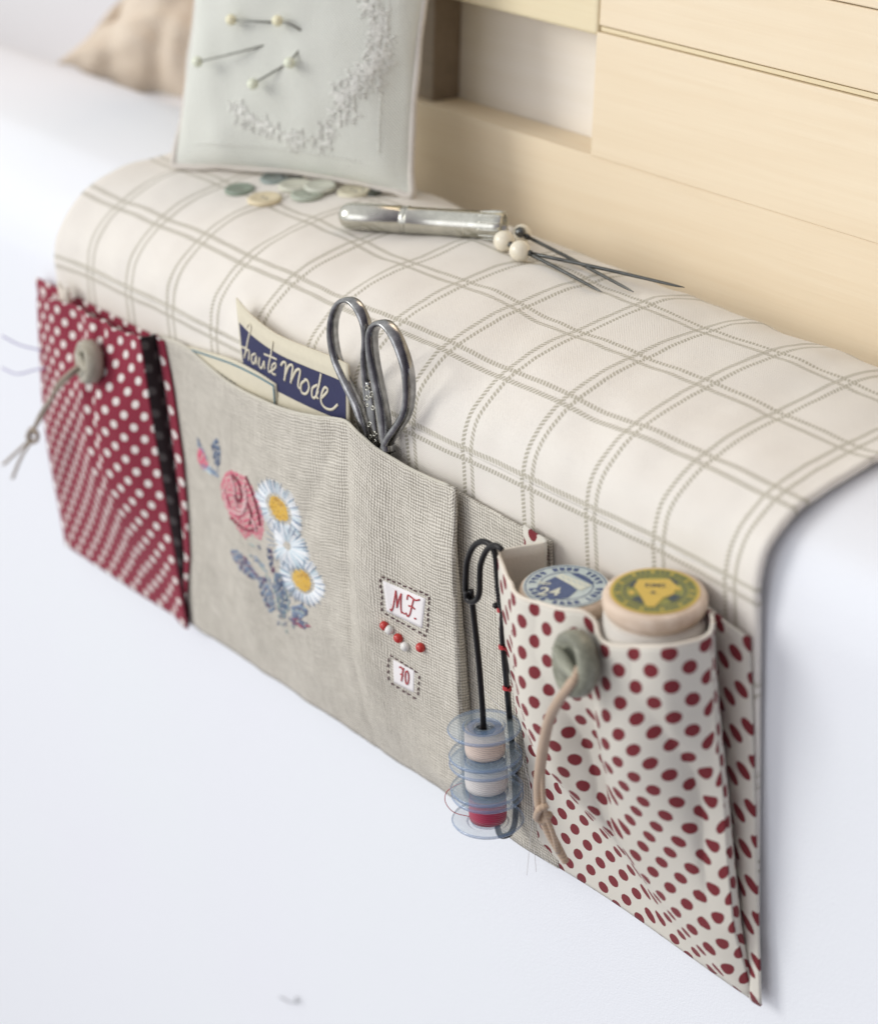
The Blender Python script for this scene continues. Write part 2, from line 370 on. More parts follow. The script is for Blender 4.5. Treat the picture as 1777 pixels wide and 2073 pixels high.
rim = sorted([tuple(lin(*p, eps=0)[[0, 2]]) for p in rimpx])
rim[0] = (-.1745, rim[0][1]); rim[-1] = (-.0165, rim[-1][1])
rx = np.linspace(-.1745, -.0165, 120)
rimz = np.interp(rx, [a for a, _ in rim], [b for _, b in rim]); rimz = np.convolve(np.pad(rimz, 3, 'edge'), np.ones(7) / 7, 'valid')
rows = [[(x, lin_y(x, zr + (-.1283 - zr) * t), zr + (-.1283 - zr) * t) for t in np.linspace(0, 1, 60)] for x, zr in zip(rx, rimz)]
mb = MB(); sheet(mb, rows)
lp = mb.build('linen_pocket', M_['linen'], caddy, solid=.0011, offset=0)
mb = MB(); tube(mb, [(x, lin_y(x, z) - .0001, z + .0001) for x, z in zip(rx[::3], rimz[::3])], .0005, 8, 2)
mb.build('hem', M_['hem'], lp)
# lining seen behind the rim, pushed against the cloth
mb = MB(); sheet(mb, [[(x, -.0012 + .0004 * nz(x, z, .01), z) for z in np.linspace(-.020 + .003 * math.sin((x + .17) * 30), -.10, 10)] for x in np.linspace(-.172, -.02, 40)])
mb.build('lining', M_['hem'], lp, solid=.0006)
# pleated side of the linen pocket, then the flat linen strip that runs on to the next pocket
rows = []
zz = np.linspace(0, 1, 40); zt0 = rimz[-1]
path = lambda t: [(-.0165, lin_y(-.0165, zt0 + (-.128 - zt0) * t)), (-.0180, -.0042 * (1 - t) - .0012), (-.0215, -.0020), (-.0180, -.0013), (-.012, -.0016), (-.004, -.0019), (.004, -.0022), (.012, -.0017), (.019, -.0012)]
for k in range(9):
    rows.append([(*path(t)[k], ip(k, [(0, zt0), (2, -.0210), (6, -.0213), (8, -.0222)]) * (1 - t) + ip(k, [(0, -.1283), (8, -.1295)]) * t) for t in zz])
Gd = np.array(rows); Gd2 = [[cr(list(Gd[:, j]), 5)[i] for j in range(Gd.shape[1])] for i in range(8 * 5 + 1)]
mb = MB(); sheet(mb, Gd2, uv0=(-.0165, 0)); mb.build('side_pleat', M_['linen'], lp, solid=.0009)

# --- white dotted pocket (right)
RIM = [P(1010, 1113, -.0160), P(1022, 1145, -.0205), P(1037, 1178, -.0240), P(1078, 1211, -.0270), P(1115, 1226, -.0278), P(1149, 1233, -.0275), P(1185, 1238, -.0262), P(1216, 1264, -.0250), P(1228, 1290, -.0260),
       P(1264, 1305, -.0270), P(1323, 1308, -.0258), P(1375, 1306, -.0222), P(1408, 1300, -.0185), P(1430, 1284, -.0155), P(1447, 1258, -.0130)]
RIMs = cr(RIM, 8); L = np.concatenate([[0], np.cumsum([np.linalg.norm(b - a) for a, b in zip(RIMs[:-1], RIMs[1:])])]); Ln = L / L[-1]
redge = [(0, -.0130), (.10, -.0135), (.25, -.0125), (.45, -.0100), (.62, -.0088), (.78, -.0070), (.9, -.0030), (1, -.0004)]
SPB = P(1145, 1188, -.0150); SPY = P(1325, 1198, -.0142)
def wp(u, t):
    """white pocket surface; u along the rim 0..1, t down 0..1"""
    top = np.array([np.interp(u, Ln, [p[k] for p in RIMs]) for k in range(3)])
    bx = .0108 + (.0955 - .0108) * u; zb = -.1300 + .0009 * math.sin(u * 5)
    smooth_y = ip(u, [(0, -.016), (.12, -.0200), (.3, -.0285), (.5, -.0280), (.72, -.0285), (.85, -.0245), (.94, -.018), (1, -.013)])
    y0 = top[1] * (1 - sm(t, 0, .25)) + smooth_y * sm(t, 0, .25)
    yt = y0 if u < .85 else y0 * (1 - sm(u, .85, 1)) + ip(t, redge) * sm(u, .85, 1)
    st = max(0., (t - .50) / .50) * .72; ramp = sm(u, st - .10, st + .42); A = -.0300 * max(0, 1 - t) ** .66
    k = min(1, max(0, (u - st - .30) / (1 - st - .30 + 1e-6)))
    yl = -.016 * (1 - t) * (1 - ramp) + ramp * (A + (ip(t, redge) - A) * k ** 1.25)
    q = sm(t, .08, .42); y = yt * (1 - q) + yl * q
    x = top[0] * (1 - t) + bx * t
    z = top[2] * (1 - t) + zb * t
    y += .0007 * nz(u * .09, t * .09, .020) * math.sin(math.pi * min(1, t * 1.3 + .02)) * math.sin(math.pi * u)
    y -= .0007
    for cx_, cy_, r_ in ((SPB[0], SPB[1], .0122), (SPY[0], SPY[1], .0130)):
        q = r_ + .0022 - ((x - cx_) / 1.0) ** 2 * 0; d_ = abs(x - cx_)
        if d_ < r_ + .002:
            need = cy_ - math.sqrt(max(0, (r_ + .0016) ** 2 - d_ * d_)); fz = 1 - sm(-z, .030, .105)
            y = min(y, need * fz + y * (1 - fz) if fz < 1 else need)
    return np.array([x, y, z])
uu = np.linspace(0, 1, 130); tt = np.linspace(0, 1, 90)
mb = MB(); sheet(mb, [[wp(u, t) for t in tt] for u in uu], uv0=(.0012, .003))
wpk = mb.build('white_dotted_pocket', M_['white_dots'], caddy, solid=.0010, offset=-1 * 0)
mb = MB(); tube(mb, [wp(u, 0) + [0, 0, .0001] for u in np.linspace(0, 1, 60)], .0006, 8, 1); mb.build('hem', M_['lining'], wpk)
mb = MB(); sheet(mb, [[wp(u, t) + np.array([-.0009, .0012, -.0004]) for t in np.linspace(0, .6, 20)] for u in np.linspace(0.0, .985, 60)])
mb.build('lining', M_['lining'], wpk)
# right pleat: front edge -> inner crease -> back edge
def pleat(front, crease, back, zt, zb, n=36):
    """front/crease/back: functions t->(x,y)"""
    g_ = []
    ctr = []
    for t in np.linspace(0, 1, n):
        a, c_, b = front(t), crease(t), back(t)
        pts = cr([(*a, 0), ((a[0] + c_[0]) / 2 + .0006, (a[1] + c_[1]) / 2, 0), (*c_, 0), ((b[0] + c_[0]) / 2, (b[1] + c_[1]) / 2 - .0006, 0), (*b, 0)], 5)
        g_.append([(p[0], p[1], (zt[0] + (zt[1] - zt[0]) * i / (len(pts) - 1)) * (1 - t) + zb * t) for i, p in enumerate(pts)])
    g_ = np.array(g_).transpose(1, 0, 2); return g_
fe = lambda t: tuple(wp(1, t)[:2])
gp = pleat(fe, lambda t: (.0795 + .0145 * t, -.0026 * (1 - t) - .0012), lambda t: (.0926 + .0068 * t, -.0022), (wp(1, 0)[2], -.0205), -.1302)
mb = MB(); sheet(mb, gp, uv0=(.0985, .003)); mb.build('side_pleat', M_['white_dots'], wpk, solid=.0008)
# back wall of the pocket behind the pleat
mb = MB(); sheet(mb, [[(x + .0060 * t, -.0012, -.0212 * (1 - t) - .1302 * t) for t in np.linspace(0, 1, 30)] for x in np.linspace(.0835, .0920, 8)], uv0=(.07, 0))
mb.build('back_wall', M_['white_dots'], wpk, solid=.0006)
# left pleat with its cream inner side
A = wp(0, 0); c1 = P(1100, 1098, -.0048); b1 = P(1061, 1062, -.0024)
rows = []
for k, (a, zb_) in enumerate([(A, -.1295), ((A + c1) / 2 + [.0, .0002, .0000], -.12), (c1, -.115), (c1 + [-.0012, .0012, .0004], -.115), (c1 * .5 + b1 * .5 + [0, .0004, 0], -.12), (b1, -.1295)]):
    bot = np.array([.0112, -.001, zb_])
    rows.append([a * (1 - t) + np.array([a[0] * .3 + .0112 * .7, -.0012, zb_]) * t for t in np.linspace(0, 1, 30)])
rows = [list(r) for r in rows]
Gd = np.array(rows); Gd2 = [[cr(list(Gd[:, j]), 4)[i] for j in range(30)] for i in range(21)]
mb = MB(); sheet(mb, Gd2, uv0=(.004, .004)); mb.build('left_pleat', [M_['white_dots'], M_['lining']], wpk)
o_ = bpy.data.objects['left_pleat']
for poly in o_.data.polygons:
    if poly.index // 29 < 8: poly.material_index = 1
md = o_.modifiers.new('thick', 'SOLIDIFY'); md.thickness = .0008; md.offset = 0

# --- red dotted pocket (left)
RR = [P(84, 598, -.0050), P(112, 604, -.0075), P(150, 622, -.0085), P(205, 650, -.0090), P(250, 668, -.0075), P(291, 680, -.0080)]
RRs = cr(RR, 10); L2 = np.concatenate([[0], np.cumsum([np.linalg.norm(b - a) for a, b in zip(RRs[:-1], RRs[1:])])]); L2 /= L2[-1]
def rp(u, t):
    top = np.array([np.interp(u, L2, [p[k] for p in RRs]) for k in range(3)])
    xb = -.2600 + (-.1735 + .2600) * u; zb = -.1292
    amp = ip(u, [(0, .0045), (.15, .0075), (.4, .0120), (.55, .0158), (.68, .0172), (.8, .0145), (1, .0085)])
    y0 = top[1] * (1 - sm(t, 0, .3)) - amp * sm(t, 0, .3)
    gg = 1 - (.45 * t + .55 * sm(t, .45, 1.0)) * (1 - .1 * (1 - u))
    if u > .85: k = sm(u, .85, 1); gg = gg * (1 - k) + (1 - .75 * t) * k
    dent = .0035 * math.exp(-((u - .42) / .12) ** 2 - ((t - .10) / .16) ** 2)
    fold = .0022 * math.exp(-((u - .66 + .10 * t) / .05) ** 2) * (1 - sm(t, .2, .8))
    x = top[0] * (1 - t) + xb * t - .004 * math.sin(math.pi * t) * (1 - sm(u, 0, .3))
    return np.array([x, y0 * gg + dent + fold - .0012, top[2] * (1 - t) + zb * t])
mb = MB(); sheet(mb, [[rp(u, t) for t in tt] for u in np.linspace(0, 1, 110)], uv0=(.002, .001))
rpk = mb.build('red_dotted_pocket', M_['red_dots'], caddy, solid=.0010)
mb = MB(); sheet(mb, [[rp(u, t) + np.array([-.0004, .0016, -.0008]) for t in np.linspace(0, .6, 20)] for u in np.linspace(.02, .98, 40)]); mb.build('lining', M_['lining'], rpk)
def etab(L_, y):
    Q = sorted([(-P(a, b, y)[2], P(a, b, y)[0]) for a, b in L_]); return lambda t: float(np.interp(.019 + .1095 * t, [q[0] for q in Q], [q[1] for q in Q]))
cre = etab([(315, 690), (334, 800), (352, 927), (366, 1040), (373, 1127), (371, 1225)], -.0030)
bke = etab([(332, 690), (352, 790), (373, 927), (383, 1040), (387, 1127), (376, 1235)], -.0026)
gp = pleat(lambda t: tuple(rp(1, t)[:2]), lambda t: (cre(t), -.0026), lambda t: (bke(t), -.0024 - .0008 * math.sin(math.pi * t)), (rp(1, 0)[2], -.0190), -.1285)
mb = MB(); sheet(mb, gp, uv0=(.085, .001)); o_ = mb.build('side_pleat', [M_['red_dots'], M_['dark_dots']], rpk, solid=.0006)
for poly in o_.data.polygons: poly.material_index = 1 if poly.index < len(o_.data.polygons) // 2 else 0  # first half of the pleat coloured near-black with grey dots
mb = MB(); sheet(mb, [[(x, -.0010, -.0200 * (1 - t) - .1290 * t) for t in np.linspace(0, 1, 20)] for x in np.linspace(-.2560, -.1745, 12)]); mb.build('back_wall', M_['red_dots'], rpk, solid=.0006)
# turned-over pale corner
c = P(132, 600, -.005); rows = [[c + np.array([.0065 * (a - .5), .0012 * math.sin(a * 3.1) * -1, .0042 - .0085 * b + .0008 * math.sin(a * 6)]) for b in np.linspace(0, 1, 6)] for a in np.linspace(0, 1, 10)]
mb = MB(); sheet(mb, rows); mb.build('turned_corner', M_['lining'], rpk, solid=.0012)

# --- buttons and cords on the pockets
def big_button(c, axis, r, th, parent, m1, m2, cordpts, cmat, cr_=.0007, extra=()):
    mb = MB(); lathe(mb, [(.0001, -th * .4), (r * .8, -th * .45), (r * .98, -th * .2), (r, th * .15), (r * .93, th * .42), (r * .8, th * .5), (r * .66, th * .40), (r * .5, th * .30), (r * .22, th * .26), (r * .16, th * .1), (.0001, th * .0)], c, axis, 40, [0] * 6 + [0, 1, 1, 1])
    ax = _n(np.array(axis, float)); side = _n(np.cross(ax, [.2, .1, 1]))
    # raised bar across the face
    tube(mb, [np.array(c) + ax * th * .40 + side * r * k for k in (-.8, -.4, 0, .4, .8)], [r * .12, r * .2, r * .24, r * .2, r * .12], 10, 4, mi=0)
    b = mb.build('button', [m1, m2], parent)
    mb = MB()
    for pts, rad in cordpts: tube(mb, pts, rad, 8, 6)
    mb.build('cord', cmat, b); return b
mb1 = mat_wood('grey_green_horn', (.06, .06, .045), (.38, .385, .30), .6, .3)
mb1d = simple('horn_hollow', (.07, .072, .055), .4, .4)
mb2 = mat_wood('grey_brown_horn', (.24, .20, .14), (.52, .50, .42), .6, .35)
cb = P(1166, 1343, -.0330)
K = lambda px, py, y: P(px, py, y)
big_button(cb, (-.30, -1, .18), .0086, .0066, wpk, mb1, mb1d,
    [([K(1172, 1350, -.0365), K(1160, 1380, -.0385), K(1135, 1412, -.0385), K(1112, 1455, -.0370), K(1098, 1520, -.0340), K(1090, 1590, -.0310), K(1095, 1640, -.0290), K(1112, 1685, -.0270), K(1132, 1722, -.0250), K(1145, 1745, -.0240)], [.0009, .0011, .0013, .0014, .0015, .0015, .0016, .0014, .0012, .0010]),
     ([K(1165, 1362, -.0370), K(1142, 1395, -.0390), K(1118, 1440, -.0380), K(1103, 1500, -.0350), K(1098, 1570, -.0320), K(1103, 1640, -.0300), K(1120, 1690, -.0280), K(1128, 1725, -.026)], .0007),
     ([K(1108, 1630, -.0300), K(1092, 1638, -.0315), K(1086, 1655, -.0305), K(1100, 1662, -.0290), K(1112, 1648, -.0290)], .0010)], M_['cord'])
cb2 = P(182, 732, -.0150)
big_button(cb2, (-.25, -1, .15), .0076, .0068, rpk, mb2, mb1d,
    [([K(170, 735, -.018), K(145, 752, -.021), K(118, 778, -.022), K(106, 805, -.022), K(88, 838, -.021), K(66, 872, -.020)], .0008),
     ([K(168, 742, -.018), K(140, 765, -.021), K(112, 795, -.022), K(90, 825, -.022), K(76, 850, -.021), K(66, 880, -.020)], .0006),
     ([K(56, 885, -.020), K(64, 868, -.021), K(76, 878, -.021), K(74, 892, -.020), K(60, 895, -.019), K(58, 880, -.021)], .0008),
     ([K(64, 888, -.020), K(38, 912, -.019), K(8, 940, -.018)], .0006), ([K(66, 890, -.020), K(44, 925, -.019), K(26, 968, -.018)], .0006)], M_['twine'])

# --- embroidery: every stitch is a little raised stroke on the linen
TH = {}
for k, c in dict(pink=(.70, .10, .20), pink2=(.68, .17, .25), rose_dk=(.24, .02, .05), rose_lt=(.80, .55, .56), white=(.78, .80, .82), ice=(.50, .62, .68), blue=(.19, .26, .37), slate=(.09, .115, .20), plum=(.16, .07, .13), yellow=(.78, .50, .06), amber=(.55, .30, .04), sage=(.30, .38, .36), wine=(.28, .03, .08)).items():
    TH[k] = simple('floss_' + k, c, .6, .35, var=.22, scale=2500, sheen=.3)
def stitch(mb, a, b, wd, mi, lift=.00026):
    """a, b photo points of the needle holes; a bowed strand between them"""
    pa, pb = lin(*a, eps=.0003), lin(*b, eps=.0003); d = pb - pa; L_ = np.linalg.norm(d)
    if L_ < 1e-5: return
    m_ = (pa + pb) / 2; m_[1] -= lift
    tube(mb, [pa, pa * .75 + pb * .25 + [0, -lift * .8, 0], m_, pa * .25 + pb * .75 + [0, -lift * .8, 0], pb], [wd * .5, wd, wd * 1.05, wd, wd * .4], 5, 1, mi)
def fill(mb, poly, ang, mis, wts, wd=.00032, step=2.3, ln=15, jit=5):
    poly = np.array(poly, float); a = math.radians(ang); d = np.array([math.cos(a), math.sin(a)]); nn_ = np.array([-d[1], d[0]])
    c0 = poly.mean(0); pr = (poly - c0) @ nn_; q = pr.min() + step / 2
    while q < pr.max():
        ts = []
        for i in range(len(poly)):
            p1, p2 = poly[i] - c0, poly[(i + 1) % len(poly)] - c0; s1, s2 = p1 @ nn_ - q, p2 @ nn_ - q
            if s1 * s2 < 0: k = s1 / (s1 - s2); ts.append((p1 + (p2 - p1) * k) @ d)
        ts.sort()
        for t0, t1 in zip(ts[::2], ts[1::2]):
            t = t0 - random.uniform(0, 3)
            while t < t1 - 2:
                e = min(t + ln + random.uniform(-jit, jit), t1 + random.uniform(0, 3))
                stitch(mb, c0 + nn_ * (q + random.uniform(-.5, .5)) + d * t, c0 + nn_ * q + d * e, wd, random.choices(mis, wts)[0]); t = e - 1
        q += step
mb = MB()  # stems and leaves
fill(mb, [(467, 1112), (482, 1113), (503, 1132), (520, 1158), (528, 1172), (512, 1172), (490, 1155), (474, 1132)], 52, [0, 1, 2], [3, 2, 1])
fill(mb, [(492, 1118), (505, 1135), (522, 1165), (515, 1160), (500, 1143)], 58, [3], [1], .0002)
fill(mb, [(522, 1165), (540, 1168), (556, 1205), (560, 1235), (548, 1240), (532, 1210)], 68, [0, 1, 2], [3, 2, 1])
fill(mb, [(542, 1105), (552, 1112), (558, 1150), (562, 1165), (552, 1160), (544, 1135)], 78, [1, 2], [2, 1])
fill(mb, [(556, 1160), (575, 1158), (584, 1200), (588, 1232), (575, 1250), (563, 1225), (555, 1190)], 80, [0, 1, 4], [3, 2, 2])
fill(mb, [(590, 1228), (612, 1222), (628, 1238), (612, 1252), (592, 1250)], 15, [0, 1, 4], [2, 2, 1])
fill(mb, [(588, 1250), (606, 1250), (632, 1268), (615, 1272), (595, 1264)], 25, [1, 2, 3], [2, 2, 2])
for a, b in [((505, 1098), (520, 1108)), ((524, 1100), (530, 1115)), ((505, 1120), (545, 1160)), ((515, 1122), (540, 1150)), ((568, 1240), (565, 1268)), ((578, 1240), (583, 1285)), ((586, 1245), (598, 1275)), ((572, 1240), (575, 1272)), ((560, 1165), (580, 1245)), ((536, 1180), (570, 1240)), ((524, 1130), (560, 1200)), ((545, 1165), (572, 1235)), ((590, 1180), (586, 1240))]:
    a, b = np.array(a, float), np.array(b, float); n_ = max(1, int(np.linalg.norm(b - a) / 14))
    for w_ in (-1.6, 1.2):
        for i in range(n_): stitch(mb, a + (b - a) * i / n_ + [w_, 0], a + (b - a) * (i + 1) / n_ + [w_, 0], .00022, random.choice([0, 1, 4]))
emb = mb.build('embroidered_bouquet', [TH['blue'], TH['slate'], TH['plum'], TH['wine'], TH['sage']], caddy)
mb = MB()
rose = [(458, 955), (470, 950), (488, 960), (500, 966), (512, 985), (526, 1015), (535, 1045), (536, 1075), (530, 1092), (512, 1082), (498, 1092), (482, 1068), (466, 1040), (452, 1008), (448, 980)]
fill(mb, rose, 66, [0, 1], [4, 2], .00026, 2.6, 14)
for pts, mi in [([(470, 962), (478, 985), (480, 1010), (486, 1030), (496, 1028), (500, 1005), (494, 985)], 3), ([(456, 985), (464, 1020), (478, 1036), (494, 1038), (503, 1012), (498, 975)], 3), ([(472, 960), (486, 975), (492, 1000), (486, 1015), (478, 1000)], 2), ([(500, 962), (512, 990), (524, 1030), (530, 1062)], 2), ([(468, 1045), (490, 1065), (508, 1072), (522, 1068)], 2), ([(508, 1040), (520, 1062), (522, 1075)], 3), ([(462, 1000), (470, 1030), (488, 1050)], 1), ([(504, 1015), (512, 1040), (508, 1060)], 2)]:
    q = cr([(a, b, 0) for a, b in pts], 3)
    for i in range(len(q) - 1): stitch(mb, q[i][:2], q[i + 1][:2] + (q[i + 1][:2] - q[i][:2]) * .25, .00036, mi, .0008)
mb.build('rose', [TH['pink'], TH['pink2'], TH['rose_dk'], TH['rose_lt']], emb)
def daisy(cx, cy, rx_, ry_, rot, full=True):
    mb = MB(); a0 = math.radians(rot); M2 = np.array([[math.cos(a0), -math.sin(a0)], [math.sin(a0), math.cos(a0)]])
    E2 = lambda r, th: np.array([cx, cy]) + M2 @ np.array([math.cos(th) * rx_ * r, math.sin(th) * ry_ * r])
    n_ = 21
    for i in range(n_):
        th = 2 * math.pi * i / n_ + random.uniform(-.05, .05); R1 = random.uniform(.9, 1.08)
        for k in np.linspace(-.5, .5, 6):
            stitch(mb, E2(.40 if full else .06, th + k * .22), E2(R1 * (1 - abs(k) * .18), th + k * .30), .00022, random.choices([0, 1, 2], [8, 3, .5])[0], .00035)
        stitch(mb, E2(.42, th + .165), E2(.98, th + .165), .00018, 2, .0005)
    if full:
        ctr_ = [E2(.36, a) for a in np.linspace(0, 2 * math.pi, 14)[:-1]]
        fill(mb, ctr_, 60, [3, 4], [5, 1], .00028, 2.4, 6, 2)
        for i in range(16): th = 2 * math.pi * i / 16; stitch(mb, E2(.36, th), E2(.43, th + .1), .00016, 2)
    return mb.build('daisy', [TH['white'], TH['ice'], TH['blue'], TH['yellow'], TH['amber']], emb)
daisy(566, 1030, 77, 42, 60); daisy(584, 1106, 66, 40, 58, False); daisy(613, 1174, 68, 44, 56)
mb = MB()
fill(mb, [(403, 905), (412, 908), (424, 940), (420, 950), (410, 946), (402, 928)], 65, [0, 1], [2, 1]); fill(mb, [(402, 884), (408, 896), (415, 912), (422, 930), (414, 918), (406, 906), (401, 895)], 66, [3, 2], [2, 1]); fill(mb, [(410, 940), (424, 942), (440, 955), (446, 966), (430, 960), (414, 950)], 40, [3, 4], [2, 1])
fill(mb, [(430, 898), (441, 884), (449, 912), (447, 942), (440, 944), (434, 925)], 75, [2, 3], [2, 1])
for a, b in [((420, 945), (432, 958)), ((424, 940), (440, 960)), ((440, 940), (446, 960)), ((410, 944), (422, 952)), ((403, 935), (416, 950))]: stitch(mb, a, b, .00022, 3)
mb.build('rosebud', [TH['pink'], TH['pink2'], TH['slate'], TH['blue'], TH['ice']], emb)

# --- woven tags
def surf_quad(mb, c4, n, m, mi, eps):
    tl, tr, br, bl = [np.array(q, float) for q in c4]
    rows = [[lin(*((tl * (1 - a) + tr * a) * (1 - b) + (bl * (1 - a) + br * a) * b), eps=eps) for b in np.linspace(0, 1, m)] for a in np.linspace(0, 1, n)]
    return sheet(mb, rows, mi)
def name_tag(c4, stroke_sets, border, sw):
    mb = MB(); surf_quad(mb, c4, 14, 10, 0, .0005)
    t_ = mb.build('name_tag', M_['tape'], caddy, solid=.0002)
    tl, tr, br, bl = [np.array(q, float) for q in c4]
    mp = lambda a, b: (tl * (1 - a) + tr * a) * (1 - b) + (bl * (1 - a) + br * a) * b
    mb = MB()
    for st in stroke_sets: tube(mb, [lin(*mp(a, b), eps=.00078) for a, b in st], sw * (1.9 if len(st) == 2 and abs(st[0][0] - st[1][0]) < .01 else 1), 6, 5, wide=.00014, wdir=(0, 1, 0))
    mb.build('lettering', M_['redthread'], t_)
    mb = MB()
    for a, b in border:
        a, b = np.array(a, float), np.array(b, float); n_ = max(2, int(np.linalg.norm(b - a) / 11))
        for i in range(n_):
            j = np.array([random.uniform(-1, 1), random.uniform(-1, 1)])
            stitch(mb, a + (b - a) * (i + .12) / n_ + j, a + (b - a) * (i + .80) / n_ + j, .00022, 0, .0007)
    mb.build('running_stitch', M_['maroon'], t_)
Mst = [[(.10, .86), (.14, .90), (.20, .70), (.27, .30), (.29, .16)], [(.29, .16), (.30, .45), (.29, .72)], [(.29, .72), (.36, .40), (.42, .18)], [(.42, .18), (.40, .55), (.41, .80), (.45, .78)], [(.485, .78), (.49, .82)],
       [(.56, .30), (.58, .14), (.66, .16), (.76, .20), (.86, .12)], [(.72, .18), (.68, .45), (.64, .72), (.58, .84), (.53, .74)], [(.60, .48), (.68, .46), (.76, .50)], [(.78, .78), (.785, .82)]]
name_tag([(775, 1175), (862, 1212), (855, 1272), (783, 1238)], Mst, [((772, 1165), (871, 1205)), ((871, 1205), (867, 1282)), ((867, 1287), (780, 1240)), ((776, 1238), (773, 1168))], .00027)
S70 = [[(.28, .22), (.34, .16), (.42, .22), (.48, .15)], [(.48, .15), (.42, .40), (.36, .78)], [(.32, .48), (.46, .50)], [(.66, .18), (.57, .30), (.56, .62), (.62, .80), (.70, .66), (.72, .36), (.66, .18)]]
name_tag([(796, 1335), (839, 1358), (838, 1402), (798, 1382)], S70, [((790, 1323), (850, 1362)), ((851, 1366), (848, 1410)), ((846, 1414), (792, 1380)), ((789, 1378), (789, 1328))], .00028)
for i, (x, y, m_) in enumerate([(778, 1267, 'redglaze'), (788, 1275, 'whiteglaze'), (806, 1292, 'redglaze'), (820, 1309, 'whiteglaze'), (851, 1311, 'redglaze')]):
    mb = MB(); p = lin(x, y, eps=.0013); sphere(mb, p, .00155, 18, axis=(0, 1, .2), sq=.9)
    b = mb.build('bead', M_[m_], caddy); b['label'] = ('red' if m_ == 'redglaze' else 'white') + ' bead'

# ================================================================== cards in the linen pocket
def card(name, top, bot, ys, lowy):
    """top, bot: photo polylines of the upper edge and of a lower line; ys: depth along"""
    n_ = 24; T = cr([(a, b, 0) for a, b in top], 8); B = cr([(a, b, 0) for a, b in bot], 8)
    f_ = lambda L_, a: np.array([np.interp(a, np.linspace(0, 1, len(L_)), [p[k] for p in L_]) for k in (0, 1)])
    yy = lambda a: np.interp(a, np.linspace(0, 1, len(ys)), ys)
    return lambda a, b, e=0: P(*(f_(T, a) * (1 - b) + f_(B, a) * b), yy(a) * (1 - sm(b, .25, 1.1)) + lowy * sm(b, .25, 1.1) - e)
def card_mesh(fn, a0, a1, b0, b1, mb, mi, e, n=24, m=8): sheet(mb, [[fn(a, b, e) for b in np.linspace(b0, b1, m)] for a in np.linspace(a0, a1, n)], mi)
hm = card('c', [(479, 603), (512, 640), (560, 676), (620, 702), (672, 722), (706, 738)], [(492, 742), (525, 768), (570, 793), (625, 820), (672, 840), (708, 856)], [-.0005, -.0020, -.0026, -.0026, -.0022, -.0018], -.0020)
tc = empty('label_card', tuple(hm(.5, 1.0)))
mb = MB(); card_mesh(hm, 0, 1, 0, 1.55, mb, 0, 0)
reparent_keep(mb.build('card_body', M_['paper'], None, solid=.0005), tc)
mb = MB(); card_mesh(hm, .004, .955, 0.35, 1.03, mb, 0, .0004); reparent_keep(mb.build('indigo_band', M_['indigo'], None), tc)
ht = [[(500, 663), (503, 655), (508, 662), (502, 690), (495, 725)], [(487, 702), (500, 706)], [(495, 722), (500, 709), (505, 712), (504, 730)],
      [(518, 716), (511, 719), (510, 731), (515, 736), (519, 722)], [(519, 720), (520, 738)], [(526, 724), (525, 740), (530, 745), (535, 731)], [(535, 731), (536, 747)],
      [(552, 691), (549, 716), (544, 742), (545, 753), (551, 750)], [(535, 717), (548, 722), (561, 728)], [(551, 751), (559, 742), (557, 735), (551, 741), (551, 755), (559, 759)],
      [(569, 740), (574, 733), (579, 737), (578, 756), (576, 771)], [(577, 762), (585, 741), (593, 741), (591, 760), (589, 776)], [(590, 770), (600, 750), (608, 750), (605, 770), (604, 782), (608, 787)],
      [(619, 769), (610, 778), (611, 794), (620, 797), (626, 785), (623, 771), (617, 768)], [(643, 779), (633, 786), (632, 802), (638, 805), (645, 791)], [(650, 757), (646, 780), (641, 800), (645, 808)],
      [(651, 806), (662, 794), (663, 787), (657, 785), (651, 800), (651, 815), (659, 826), (672, 829), (684, 819)]]
# the lettering lies on the band: find each traced point on the curved card
def on_card(fn, px, py, e):
    a, b = (px - 480) / 226, .5
    for _ in range(25):
        p = fn(a, b); c = R.T @ (p - CAM); q = np.array([CX + F * c[0] / c[2], CY + F * c[1] / c[2]]); a += (px - q[0]) / 240; b += (py - q[1]) / 150
    return fn(a, b, e)
mb = MB()
for st in ht: tube(mb, [on_card(hm, *p, .0005) for p in st], .00038 if st[0][0] < 562 else .00048, 6, 5, wide=.00012, wdir=(0, 1, 0))
reparent_keep(mb.build('lettering', M_['paper'], None), tc)
tag(tc, 'cream and indigo card lettered haute mode standing in the linen pocket', 'card')
c2 = card('c2', [(373, 698), (420, 712), (470, 727), (520, 752), (560, 778)], [(380, 735), (425, 760), (470, 790), (520, 812), (563, 826)], [-.0010, -.0016, -.0022, -.0026, -.0024], -.0016)
t2 = empty('bordered_card', tuple(c2(.5, 1)))
mb = MB(); card_mesh(c2, 0, 1, 0, 1.9, mb, 0, .0003)
reparent_keep(mb.build('card_body', M_['paper'], None, solid=.0005), t2)
mb = MB(); tube(mb, [c2(a, .16, .0010) for a in np.linspace(.03, .95, 14)] + [c2(.955, .3, .0010), c2(.96, .7, .001), c2(.96, 1.1, .001)], .00032, 6, 3, wide=.0001, wdir=(0, 1, 0))
reparent_keep(mb.build('blue_border', M_['tealink'], None), t2)
mb = MB()
for k in range(7): a = .22 + k * .045; tube(mb, [c2(a, .62 + .05 * k * .3, .0010), c2(a + .02, .70 + .03 * k, .0010), c2(a + .035, .60 + .02 * k, .001)], .0003, 6, 4, wide=.0001, wdir=(0, 1, 0))
reparent_keep(mb.build('printed_ornament', M_['greyink'], None), t2)
tag(t2, 'small cream card with a thin teal border beside the haute mode card', 'card')

